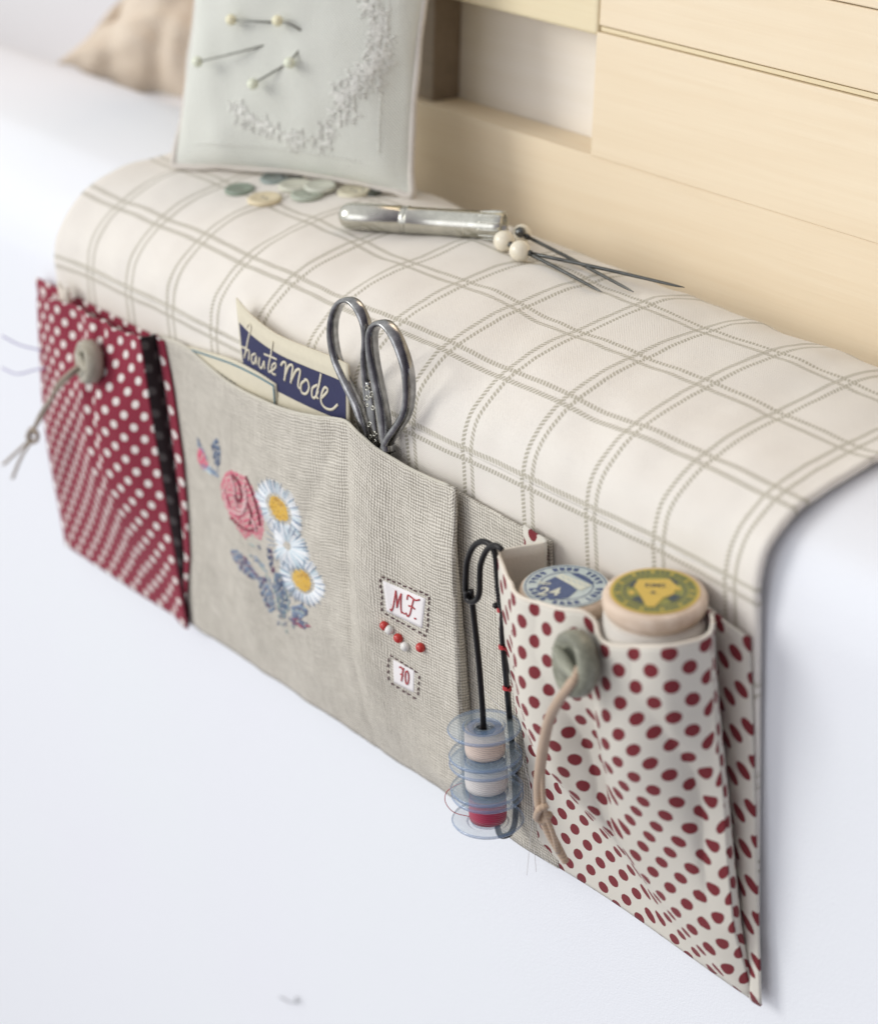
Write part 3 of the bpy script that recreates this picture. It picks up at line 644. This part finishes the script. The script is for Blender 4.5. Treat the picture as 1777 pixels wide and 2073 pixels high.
# ================================================================== scissors
sc = lambda x, y: (640 + x / 5.918, 590 + y / 5.918)
def spts(L_, y): return [P(*sc(a, b), (y if not hasattr(y, '__len__') else y[i])) for i, (a, b) in enumerate(L_)]
root = empty('scissors', tuple(P(785, 915, -.004)))
l1 = [(640, 1820), (560, 1560), (500, 1370), (410, 1180), (320, 990), (245, 800), (205, 600), (198, 430), (225, 270), (290, 140), (390, 100), (485, 160), (560, 290), (605, 430), (615, 600), (600, 800), (608, 960), (625, 1120), (640, 1300)]
yb = -.0020
mb = MB(); tube(mb, spts(l1, yb), [.0010, .0013, .0013, .0012, .0011, .0010, .0010, .0009, .0009, .0009, .0009, .0009, .0009, .0009, .0008, .0008, .0009, .0010, .0012], 12, 8, wide=.0019, wdir=(.25, 1, .0))
tube(mb, spts([(625, 1080), (640, 1250), (665, 1450), (690, 1650), (720, 1850), (760, 2100), (790, 2500)], yb - .0008), [.0010, .0022, .0027, .0025, .0023, .0026, .0018], 12, 6, wide=[.0010, .0012, .0013, .0013, .0013, .001, .0006], wdir=(.25, 1, 0))
a_ = mb.build('handle', M_['steel'], None); reparent_keep(a_, root)
l2 = [(870, 1930), (838, 1700), (815, 1500), (780, 1300), (735, 1080), (692, 860), (668, 660), (672, 500), (720, 400), (800, 375), (880, 430), (960, 550), (1035, 730), (1090, 920), (1115, 1130), (1105, 1340), (1060, 1500), (970, 1640), (880, 1770), (830, 1900)]
mb = MB(); tube(mb, spts(l2, yb - .0020), [.0013, .0014, .0014, .0014, .0013, .0012, .0011, .0010, .0009, .0009, .0009, .0010, .0010, .0011, .0011, .0011, .0012, .0012, .0013, .0013], 12, 8, wide=.0021, wdir=(.25, 1, .0))
tube(mb, spts([(850, 1830), (860, 2000), (800, 2300)], yb - .0012), [.0022, .0028, .0018], 12, 6, wide=.0012, wdir=(.25, 1, 0))
b_ = mb.build('handle', M_['steel'], None); reparent_keep(b_, root)
# chased scrollwork on the shank
mb = MB()
for cx_, cy_, r_, s_ in [(610, 1150, 28, 1), (665, 1240, 34, -1), (610, 1270, 26, 1), (680, 1390, 24, 1), (640, 1600, 30, -1), (700, 1700, 28, 1), (650, 1740, 22, 1), (700, 1800, 20, -1), (615, 1360, 18, 1)]:
    pts = [(cx_ + r_ * (1 - k / 11) * math.cos(s_ * k * .9), cy_ + 1.4 * r_ * (1 - k / 11) * math.sin(s_ * k * .9)) for k in range(9)]
    tube(mb, spts(pts, yb - .00205), .00022, 6, 3)
tube(mb, spts([(705, 1300), (725, 1450), (750, 1650), (765, 1850)], yb - .0020), .0003, 6, 4)
reparent_keep(mb.build('scrollwork', M_['silver'], None), root)
tag(root, 'old steel embroidery scissors with chased handles standing in the linen pocket', 'scissors')

# ================================================================== spools
def spool(c, r, label, axis, parts_fn, wound, wmat):
    root = empty('thread_spool', tuple(c)); ax = _n(np.array(axis, float)); c = np.array(c, float)
    mb = MB(); lathe(mb, [(.0001, -.026), (r * .98, -.026), (r, -.0245), (r * .95, -.0235), (r * .7, -.022), (r * .7, -.008), (r * .93, -.0050), (r * .985, -.0040), (r * 1.0, -.0030), (r * 1.0, -.0014), (r * .965, -.0004), (r * .90, 0), (.0001, 0)], c, ax, 64)
    reparent_keep(mb.build('wooden_reel', M_['reel'], None), root)
    mb = MB(); lathe(mb, [(r * .68, -.0225), (r * .985, -.0220), (r * .99, -.018), (r * .985, -.0062), (r * .68, -.0056)], c, ax, 64); reparent_keep(mb.build('wound_thread', wmat, None), root)
    parts_fn(root, c, ax, r); tag(root, label, 'thread spool'); return root
M_['reel'] = mat_wood('reel_wood', (.54, .40, .29), (.78, .65, .53), 1.6, .5)
M_['thread_cream'] = mat_thread('cream_thread', (.74, .69, .62), .0008)
M_['thread_grey'] = mat_thread('grey_thread', (.55, .50, .47), .0008)
def basis(ax):
    # e1 to the right in the photo along the label, e2 away from the viewer
    e1 = np.array([.72, .69, 0]); e1 = _n(e1 - ax * np.dot(e1, ax)); return e1, np.cross(ax, e1)
def flat(mb, c, ax, pts, h, mi):
    e1, e2 = basis(ax); n_ = len(pts)
    v = [c + ax * h + e1 * a + e2 * b for a, b in pts]; mb.add(v, [list(range(n_))], mi)
def ring(mb, c, ax, r0, r1, a0, a1, h, mi, n=24):
    e1, e2 = basis(ax); v = []
    for k in range(n + 1):
        a = a0 + (a1 - a0) * k / n; d = e1 * math.cos(a) + e2 * math.sin(a); v += [c + ax * h + d * r0, c + ax * h + d * r1]
    mb.add(v, [[2 * k, 2 * k + 1, 2 * k + 3, 2 * k + 2] for k in range(n)], mi)
def glyphs(mb, text, c, ax, x, y, size, h, mi, shear=0):
    cu = bpy.data.curves.new('t', 'FONT'); cu.body = text; cu.size = size; cu.align_x = 'CENTER'; cu.align_y = 'CENTER'; cu.offset = size * .012
    ob = bpy.data.objects.new('t', cu); COL.objects.link(ob); dg = bpy.context.evaluated_depsgraph_get(); dg.update()
    me = bpy.data.meshes.new_from_object(ob.evaluated_get(dg)); e1, e2 = basis(ax)
    mb.add([c + ax * h + e1 * (x + v.co.x + shear * v.co.y) + e2 * (y + v.co.y) for v in me.vertices], [list(p.vertices) for p in me.polygons], mi)
    bpy.data.objects.remove(ob); bpy.data.curves.remove(cu); bpy.data.meshes.remove(me)
INK = dict(blue=simple('label_blue', (.07, .10, .20), .5, .4, var=.3), pale=simple('label_pale', (.50, .56, .54), .5, .4), cream=simple('label_cream', (.66, .66, .54), .5, .4),
           yel=simple('label_yellow', (.60, .42, .085), .5, .4, var=.15), green=simple('label_green', (.24, .24, .06), .5, .4, var=.35, scale=1500), navy=simple('label_navy', (.045, .065, .075), .5, .4))
def lab_blue(root, c, ax, r):
    r = .0111; mb = MB(); ring(mb, c, ax, 0, r, 0, 2 * math.pi, .00025, 1, 64); ring(mb, c, ax, r * .93, r * .955, 0, 2 * math.pi, .00032, 0, 64); ring(mb, c, ax, r * .62, r * .645, 0, 2 * math.pi, .00032, 0, 48)
    for k in range(30):
        a = 2 * math.pi * k / 30; 
        if k % 5 == 0: continue
        ring(mb, c, ax, r * .71, r * .87, a, a + .06 + .06 * random.random(), .00032, 0, 2); ring(mb, c, ax, r * random.choice([.71, .78, .84]), r * .87, a + .06, a + .15, .00033, 0, 2)
    flat(mb, c, ax, [(-.0078, -.0022), (-.0055, .0018), (-.0030, .0045), (.0006, .0012), (.0030, -.0020), (.0010, -.0062), (-.0035, -.0075)], .00035, 0)
    flat(mb, c, ax, [(-.0030, .0045), (-.0016, .0062), (.0066, .0006), (.0040, -.0022)], .00037, 2)
    flat(mb, c, ax, [(.0010, .0062), (.0028, .0068), (.0072, .0022), (.0066, .0010)], .00036, 0)
    for k in range(5): flat(mb, c, ax, [(-.0016 + k * .0015, .0048 - k * .0010), (-.0013 + k * .0015, .0050 - k * .0010), (-.0004 + k * .0015, .0036 - k * .0010), (-.0007 + k * .0015, .0034 - k * .0010)], .0004, 1)
    glyphs(mb, '24', c, ax, -.0040, -.0036, .0058, .00045, 2, .2); glyphs(mb, 'No', c, ax, -.0056, .0008, .0026, .00045, 2, .2)
    reparent_keep(mb.build('paper_label', [INK['blue'], INK['pale'], INK['cream']], None, smooth=False), root)
def lab_yel(root, c, ax, r):
    r = .0111; mb = MB(); ring(mb, c, ax, 0, r, 0, 2 * math.pi, .00025, 0, 64); ring(mb, c, ax, 0, r * .93, 0, 2 * math.pi, .00032, 1, 64)
    for k in range(46):
        a = 2 * math.pi * k / 46; ring(mb, c, ax, r * .76, r * .88, a, a + .045, .00038, 0 if k % 4 == 0 else 2, 2)
    ring(mb, c, ax, r * .66, r * .69, 0, 2 * math.pi, .00038, 2, 48)
    for a in (.55, 2.35, 3.75, 5.4): ring(mb, c, ax, r * .42, r * .62, a, a + .55, .0004, 2, 6)
    for a in (.05, 3.2): ring(mb, c, ax, r * .46, r * .58, a, a + .30, .0004, 0, 6)
    flat(mb, c, ax, [(-.0052, .0016), (-.0042, .0052), (.0034, .0056), (.0054, .0022), (.0046, -.0016), (.0022, -.0034), (.0002, -.0078), (-.0018, -.0078), (-.0034, -.0028)], .00045, 0)
    glyphs(mb, 'EIMS', c, ax, .0, .0022, .0026, .0005, 2); glyphs(mb, '.8.', c, ax, -.0004, -.0012, .0022, .0005, 2)
    reparent_keep(mb.build('paper_label', [INK['yel'], INK['green'], INK['navy']], None, smooth=False), root)
spool(SPB, .0122, 'wooden spool with a blue and white paper label sunk in the white dotted pocket', (.02, .0, 1), lab_blue, 0, M_['thread_grey'])
spool(SPY, .0130, 'wooden spool with a yellow and green paper label standing in the white dotted pocket', (.02, -.015, 1), lab_yel, 0, M_['thread_cream'])

# ================================================================== black safety pin and bobbins
zc = lambda x, y: (900 + x / 4.44, 1040 + y / 4.44)
pin = empty('safety_pin', tuple(P(1005, 1100, -.018)))
def pz(L_, y): return [P(*zc(a, b), y if not hasattr(y, '__len__') else y[i]) for i, (a, b) in enumerate(L_)]
mb = MB()
tube(mb, pz([(242, 640), (205, 740), (190, 690), (192, 560), (205, 420), (255, 300), (330, 250), (400, 270), (440, 320), (462, 420), (472, 560), (482, 680), (500, 800), (520, 900)][1:], -.0190) + [P(1017, 1290, -.0175), P(1024, 1370, -.0130), P(1031, 1450, -.0065), P(1040, 1560, -.0034), P(1043, 1650, -.0040), P(1034, 1685, -.0070), P(1014, 1692, -.0110), P(1006, 1672, -.0135), P(1004, 1652, -.0150)], .00088, 10, 8)
reparent_keep(mb.build('wire_frame', M_['black'], None), pin)
mb = MB(); tube(mb, pz([(195, 700), (200, 760), (240, 790), (290, 765), (312, 700), (315, 560), (325, 450), (370, 340), (430, 285), (490, 300), (512, 330)], -.0202), .00086, 10, 8)
reparent_keep(mb.build('clasp', M_['black'], None), pin)
mb = MB(); tube(mb, [P(953, 1195, -.0190), P(957, 1230, -.0185), P(967, 1320, -.0172), P(974, 1400, -.0160), P(979, 1475, -.0150), P(985, 1560, -.0145), P(990, 1640, -.0145), P(1004, 1655, -.0150)], .00088, 10, 8)
reparent_keep(mb.build('pin_arm', M_['black'], None), pin)
mb = MB()
for k in range(7): q = P(*zc(484 + k * 3.5, 660 + k * 26), -.0191); lathe(mb, [(.0006 + .00055 * math.sin(math.pi * j / 8), -.00038 + .00095 * j / 9) for j in range(9)], q, (0, 0, 1), 14)
sphere(mb, P(*zc(458, 825), -.0195), .0009, 12)
reparent_keep(mb.build('wire_coil', M_['black'], None), pin)
mb = MB()
for (x, y, yy) in [(1015, 1235, -.0188), (1018, 1310, -.0168), (1026, 1393, -.0115)]:
    q = P(x, y, yy); tube(mb, [q + [.0010 * math.cos(a), .0010 * math.sin(a), .0003 * a / 3 - .0006] for a in np.linspace(0, 12, 26)], .00035, 6, 1)
reparent_keep(mb.build('thread_knot', M_['redthread'], None), pin)
tag(pin, 'large black safety pin hooked over the dotted pocket corner and threaded through bobbins', 'safety pin')
def bobbin(c, ax, wm, rw, label):
    c = np.array(c, float); root = empty('bobbin', tuple(c)); Rf = .0105; h = .0048
    mb = MB()
    for s_ in (-1, 1):
        z0, z1 = s_ * h, s_ * (h - .0011)
        lathe(mb, [(.0028, z1), (Rf * .97, z1), (Rf, (z0 + z1) / 2), (Rf * .97, z0), (.0062, z0), (.0056, z0 + s_ * .0004), (.0050, z0), (.0040, z0 - s_ * .0003), (.0028, z0), (.0028, z1)], c, ax, 56, [0, 1, 1, 0, 1, 0, 1, 1, 0])
    reparent_keep(mb.build('flange', [M_['plastic'], M_['plastic_rim']], None, fixn=True), root)
    mb = MB(); lathe(mb, [(.0022, -h), (.0027, -h), (.0027, h), (.0022, h), (.0022, -h)], c, ax, 32); reparent_keep(mb.build('core', M_['plastic'], None, fixn=True), root)
    mb = MB(); lathe(mb, [(.0031, -.0036), (rw * .97, -.0037), (rw, -.002), (rw * .99, .002), (rw * .96, .0037), (.0031, .0036)], c, ax, 48); reparent_keep(mb.build('wound_thread', wm, None), root)
    tag(root, label, 'bobbin', 'bobbins on the safety pin'); return root
tw = [mat_thread('pale_pink_thread', (.72, .58, .50), .0007), mat_thread('white_thread', (.72, .68, .66), .0007), mat_thread('crimson_thread', (.42, .015, .07), .0007)]
bobbin(P(981, 1500, -.0150), (-.05, .03, 1), tw[0], .0058, 'clear plastic bobbin of pale peach thread, topmost on the black pin')
bobbin(P(984, 1568, -.0150), (-.03, .02, 1), tw[1], .0062, 'clear plastic bobbin of white thread, middle one on the black pin')
bobbin(P(987, 1632, -.0150), (-.02, .04, 1), tw[2], .0055, 'clear plastic bobbin of crimson thread, lowest on the black pin')

def strand(label, pts, r, mat, name='loose_thread'):
    mb = MB(); tube(mb, pts, r, 6, 8); return tag(mb.build(name, mat), label, 'thread')
M_['hair'] = simple('fine_pale_thread', (.70, .68, .66), .6, .4)
M_['mauve'] = simple('mauve_thread', (.42, .40, .58), .7, .3)
strand('thin crimson thread looping out left of the lowest bobbin', [P(960, 1655, -.019), P(920, 1645, -.022), P(902, 1625, -.023), P(903, 1605, -.022), P(918, 1592, -.020), P(935, 1585, -.018)], .00011, M_['redthread'])
strand('fine pale thread curling above the topmost bobbin', [P(978, 1397, -.012), P(990, 1408, -.013), P(1005, 1425, -.014), P(1020, 1440, -.015)], .00010, M_['hair'])
strand('long fine thread hanging below the linen beside the dotted pocket', [P(1058, 1540, -.010), P(1072, 1590, -.008), P(1080, 1640, -.006), P(1074, 1690, -.004), P(1070, 1730, -.003), P(1066, 1772, -.003)], .00009, M_['hair'])
strand('short fine thread end hanging under the linen hem', [P(1081, 1715, -.003), P(1083, 1740, -.003), P(1085, 1765, -.003)], .00009, M_['hair'])
strand('thin mauve thread sticking out above, left of the red pocket', [P(5, 680, -.015), P(40, 698, -.013), P(84, 709, -.010)], .00035, M_['mauve'])
strand('thin mauve thread curving out below, left of the red pocket', [P(5, 745, -.015), P(35, 757, -.014), P(70, 749, -.011), P(92, 745, -.009)], .00035, M_['mauve'])

strand('tiny dark fluff of lint on the white ledge near the bottom of the photo', [P(566, 2018, .0015), P(580, 2026, .0008), P(596, 2030, .0004), P(606, 2024, .0008), P(598, 2020, .0004), P(604, 2032, .0008)], .00014, M_['black'], 'lint')
# ================================================================== things on top of the cloth
def top_z(x, y):
    y = min(y, .078); return float(np.interp(y, prof[3:, 0], prof[3:, 1])) + tilt(x, y)
def on_top(px, py, h):
    z = .018
    for _ in range(10): p = PZ(px, py, z); z = top_z(p[0], p[1]) + h
    return PZ(px, py, z)
# needle case
a = on_top(708, 437, .0045); b = on_top(1022, 458, .0045)
d = _n(b - a); Lc = np.linalg.norm(b - a)
case = empty('needle_case', tuple(a)); r = .0043
mb = MB(); lathe(mb, [(.0001, -.0035), (r * .45, -.0031), (r * .75, -.0022), (r * .93, -.0008), (r, .0012), (r, .017), (r * .93, .0172), (r * .93, .0178), (r, .0180), (r * .97, .0184), (r * .97, .0190)], a, d, 40)
reparent_keep(mb.build('cap', M_['silver'], None), case)
mb = MB(); lathe(mb, [(r * .9, .0192), (r * 1.02, .0192), (r * 1.04, .0197), (r * .98, .0202), (r * .98, Lc * .6), (r * 1.02, Lc * .93), (r * 1.06, Lc * .985), (r * .92, Lc), (r * .84, Lc - .0005), (r * .80, .03)], a, d, 40)
for k in range(12):
    an = 2 * math.pi * k / 12; e = _n(np.cross(d, [0, 0, 1])); f_ = np.cross(d, e); o3 = (e * math.cos(an) + f_ * math.sin(an))
    tube(mb, [b - d * .0085 + o3 * r * .97, b - d * .004 + o3 * r * 1.03, b + o3 * r * 1.02], [.0002, .0005, .0003], 6, 3)
reparent_keep(mb.build('tube', M_['silver'], None), case)
tag(case, 'slim silver needle case lying on the checked cloth', 'needle case')
# pearl pins
def pearl_pin(head, tip, label, hr=.0033, start=None):
    h = on_top(*head, hr * .92); t = on_top(*tip, .0007); root = empty('hat_pin', tuple(h))
    mb = MB(); sphere(mb, h, hr, 28); reparent_keep(mb.build('pearl_head', M_['pearl'], None), root)
    s = h + _n(t - h) * hr * .9
    mb = MB(); tube(mb, [s, s * .5 + t * .5 + [0, 0, .0002], s * .1 + t * .9, t], [.00062, .0006, .00048, .0001], 8, 4); lathe(mb, [(.0004, 0), (.0010, .0001), (.0009, .0010), (.0004, .0012)], s, _n(t - h), 12)
    reparent_keep(mb.build('needle', M_['needle'], None), root); tag(root, label, 'pin', 'pearl headed pins by the needle case')
pearl_pin((1020, 488), (1218, 591), 'pearl headed pin with its pearl nearest the needle case mouth, point lowest left')
pearl_pin((1052, 508), (1385, 582), 'pearl headed pin in front, longest needle reaching farthest right')
pearl_pin((1055, 473), (1282, 591), 'pearl headed pin behind, dark metal collar, middle needle', .0030)
mb = MB(); q = on_top(1055, 473, .0030) + _n(np.array([.30, -.34, .27])) * .0024; lathe(mb, [(.0001, .0012), (.0012, .0010), (.0017, .0002), (.0016, -.0008)][::-1], q, (.30, -.3, .25), 20)
hp = [o for o in bpy.data.objects if o.name == 'hat_pin.002'][0]; reparent_keep(mb.build('collar', M_['needle'], None), hp)

# small flat buttons
def flat_button(px, py, r, col, label, h=.0009, stack=0, holes=2, tl=(0, 0)):
    c = on_top(px, py, stack + h * .5); mb = MB(); ax = (tl[0], tl[1], 1)
    lathe(mb, [(.0001, -h), (r * .9, -h), (r, -h * .3), (r * .97, h * .6), (r * .88, h), (r * .74, h * .55), (.0001, h * .5)], c, ax, 40)
    m1 = simple('button_' + label.split()[0] + str(int(px)), col, .35, .45, var=.15, scale=350); b_ = mb.build('flat_button', m1)
    # thread holes, dark little sinkings
    mb = MB()
    for s_ in ((-1, 1) if holes == 2 else ()):
        lathe(mb, [(.0001, h * .56), (.0006, h * .56), (.00065, h * .52)], np.array(c) + [s_ * .0011, 0, 0], ax, 12)
    if holes: mb.build('hole', M_['greyink'], b_)
    tag(b_, label, 'button', 'flat buttons scattered under the pincushion'); return b_
flat_button(486, 384, .0052, (.25, .30, .24), 'dark sage green flat button, leftmost on the cloth')
flat_button(556, 362, .0050, (.27, .32, .30), 'blue-grey flat button under the pincushion edge, upper left')
flat_button(536, 403, .0058, (.72, .62, .42), 'pale straw yellow flat button in front of the others')
flat_button(622, 394, .0056, (.42, .46, .38), 'light sage flat button in front, right of the straw one')
flat_button(598, 376, .0058, (.62, .62, .52), 'large pale stone flat button in the middle', holes=0, stack=.0004)
flat_button(648, 378, .0054, (.60, .61, .52), 'pale grey-green flat button tucked behind the light sage one', stack=.0010, holes=0)
flat_button(716, 388, .0056, (.66, .62, .47), 'pale khaki flat button at the right under the pincushion')
flat_button(592, 358, .0040, (.06, .07, .07), 'small black button half under the pincushion', holes=0)
flat_button(752, 388, .0034, (.08, .09, .07), 'tiny dark button under the pincushion corner', holes=0)

# ================================================================== pincushion
def pillow(mb, w_, h_, th, n=40, pinch=.06):
    """front and back sheets, local x,z in plane, y thickness"""
    def pt(a, b, s_):
        x = a * w_ / 2 * (1 + .012 * nz(b * .05, 1 + a, .012)) * (1 - pinch * (1 - b * b) * 1); z = b * h_ / 2 * (1 - pinch * (1 - a * a))
        d_ = th * (max(0, 1 - abs(a) ** 2.6) ** .6) * (max(0, 1 - abs(b) ** 2.6) ** .6)
        d_ += .0010 * nz(x * 1.2, z * 1.2 + s_, .006) * min(1, d_ / th * 3) + .0018 * nz(x, z + 5, .012) * min(1, d_ / th * 2)
        return (x, -s_ * d_, z)
    g_ = np.linspace(-1, 1, n); g_ = np.sign(g_) * (1 - (1 - np.abs(g_)) ** 1.4)
    for s_ in (1, -1):
        G_ = [[pt(a, b, s_) for b in (g_ if s_ == 1 else g_[::-1])] for a in g_]
        sheet(mb, G_, uvs=(np.array([[q[0] for q in r_] for r_ in G_]), np.array([[q[2] for q in r_] for r_ in G_])))
    return pt
base_l = on_top(358, 338, .001); base_r = on_top(826, 397, .001); Wc = float(np.linalg.norm(base_r - base_l)) * 1.02
ang = math.atan2(base_r[1] - base_l[1], base_r[0] - base_l[0]); Hc = .110
mid = (base_l + base_r) / 2
cush = empty('pincushion', tuple(mid))
cush.rotation_euler = (math.radians(-20), math.radians(.5), ang)
lift = np.array([0, 0, Hc / 2])
mb = MB(); pt = pillow(mb, Wc, Hc, .013); 
for i in range(len(mb.v)): mb.v[i] = (mb.v[i][0], mb.v[i][1], mb.v[i][2] + Hc / 2)
mb.build('cover', M_['cushion'], cush)
mb = MB(); bd = [(a, -1) for a in np.linspace(-1, 1, 16)] + [(1, b) for b in np.linspace(-1, 1, 16)[1:]] + [(a, 1) for a in np.linspace(1, -1, 16)[1:]] + [(-1, b) for b in np.linspace(1, -1, 16)[1:]]
tube(mb, [np.array(pt(a, b, 1)) + lift + [.0004 * random.uniform(-1, 1), 0, .0004 * random.uniform(-1, 1)] for a, b in bd], .0013, 8, 3)
mb.build('seam_edge', M_['cushion_edge'], cush)
# white-work garland: little eyelet flowers and sprigs
mb = MB()
def cs(x, z):
    a = 2 * x / Wc; b = 2 * (z - Hc / 2) / Hc; q = np.array(pt(a, b, 1)) + lift; return q + [0, -.00025, 0]
bpy.context.view_layer.update(); mwi = np.linalg.inv(np.array(cush.matrix_world)); mw = np.array(cush.matrix_world)
fc = mw[:3, :3] @ np.array([0, -.0130, Hc / 2]) + mw[:3, 3]; fn = mw[:3, :3] @ np.array([0, -1, 0])
def loc(px, py): d_ = ray(px, py); q = CAM + d_ * (np.dot(fc - CAM, fn) / np.dot(d_, fn)); q = mwi[:3, :3] @ q + mwi[:3, 3]; return q[0], q[2]
gar = []
for p_ in cr([(745, -10, 0), (768, 60, 0), (765, 115, 0), (740, 160, 0), (700, 195, 0), (690, 235, 0), (650, 285, 0), (595, 302, 0), (540, 275, 0), (490, 250, 0), (452, 225, 0)], 6):
    for _ in range(1 if p_[1] > 215 else 2): gar.append(loc(p_[0] + random.uniform(-16, 16), p_[1] + random.uniform(-10, 10)))
for i, (x, z) in enumerate(gar):
    if i % 3 == 0:
        tube(mb, [cs(x + .0016 * math.cos(a), z + .0016 * math.sin(a)) for a in np.linspace(0, 2 * math.pi, 9)], .00024, 5, 2)
        for p_ in range(5):
            a = p_ * 1.2566; tube(mb, [cs(x + .0019 * math.cos(a - .3), z + .0019 * math.sin(a - .3)), cs(x + .0036 * math.cos(a), z + .0036 * math.sin(a)), cs(x + .0019 * math.cos(a + .3), z + .0019 * math.sin(a + .3))], .00020, 5, 3)
    else:
        a = random.uniform(0, 6.28)
        for s_ in (-.6, 0, .6): tube(mb, [cs(x, z), cs(x + .0022 * math.cos(a + s_ * .5), z + .0022 * math.sin(a + s_ * .5)), cs(x + .0040 * math.cos(a + s_), z + .0040 * math.sin(a + s_))], .00020, 5, 3)
for x0, z0, x1, z1 in [(-.036, .0075, .030, .0075), (.036, .012, .036, .095)]:
    for k in range(40): t = k / 40; a = cs(x0 + (x1 - x0) * t, z0 + (z1 - z0) * t); b = cs(x0 + (x1 - x0) * (t + .015), z0 + (z1 - z0) * (t + .015)); tube(mb, [a, b], .00022, 5, 1)
mb.build('floral_embroidery', M_['cushion_floss'], cush)
tag(cush, 'square pale grey-green linen pincushion leaning upright on the checked cloth', 'pincushion')
bpy.context.view_layer.update()
# plane of the pincushion's face, to stick the pins in
mw = np.array(cush.matrix_world); fc = mw[:3, :3] @ np.array([0, -.0150, Hc / 2 + .012]) + mw[:3, 3]; fn = mw[:3, :3] @ np.array([0, -1, 0])
def on_face(px, py, out): d_ = ray(px, py); q = fc + fn * out; return CAM + d_ * (np.dot(q - CAM, fn) / np.dot(d_, fn))
def dress_pin(h, t, mat, label, ho=.0012, to=-.003, mids=()):
    hp_ = on_face(*h, ho); root = empty('dress_pin', tuple(hp_)); mb = MB(); sphere(mb, hp_, .0019, 20); reparent_keep(mb.build('pin_head', M_[mat], None), root)
    mb = MB(); tube(mb, [hp_] + [on_face(*m_, o_) for *m_, o_ in mids] + [on_face(*t, to)], .00038, 8, 6); reparent_keep(mb.build('shaft', M_['shaft'], None), root)
    tag(root, label, 'pin', 'pins stuck in the pincushion')
dress_pin((468, 40), (556, 45), 'paleyellow', 'cream headed pin highest on the pincushion, at the left', mids=[(512, 43, .0003)])
dress_pin((562, 42), (615, 66), 'paleyellow', 'cream headed pin right of the highest one, pointing down right', mids=[(590, 50, .0)])
dress_pin((400, 125), (535, 92), 'greenwhite', 'pale headed pin near the left edge of the pincushion', mids=[(465, 110, .0)])
dress_pin((586, 127), (610, 95), 'greenwhite', 'pale headed pin with a short shaft pointing up, at the right')
dress_pin((512, 170), (580, 130), 'greenwhite', 'lowest pale headed pin slanting up on the pincushion')

# ================================================================== tan pouch, out of focus behind
mb = MB(); pillow(mb, .115, .100, .022, 44, .16)
for i, (a, b, c) in enumerate(mb.v): q = nz(a, c, .010) + .6 * nz(a * 1.3 + 2, c * 2, .006); mb.v[i] = (a + .003 * nz(c, b + a, .012), b + .0085 * q * (1 if b > 0 else -1) * min(1, abs(b) / .006), c + .007 * nz(a + 3, b, .008))
g = G('tan_linen', .95, .1); o = g.obj(); n = g.noise(o, 60, 3); n2 = g.noise(o, 900, 2)
g.col(g.mix(g.m('MULTIPLY', g.m('ADD', n, n2), .5), (.52, .42, .31), (.84, .76, .66))); g.bump(n, .002, .6); M_['tan'] = g.mat
pouch = mb.build('fabric_pouch', M_['tan'])
pouch.location = tuple(P(470, 95, .17)); pouch.rotation_euler = (math.radians(-38), math.radians(34), math.radians(38))
tag(pouch, 'crumpled tan linen pouch lying behind the pincushion at the left', 'pouch')
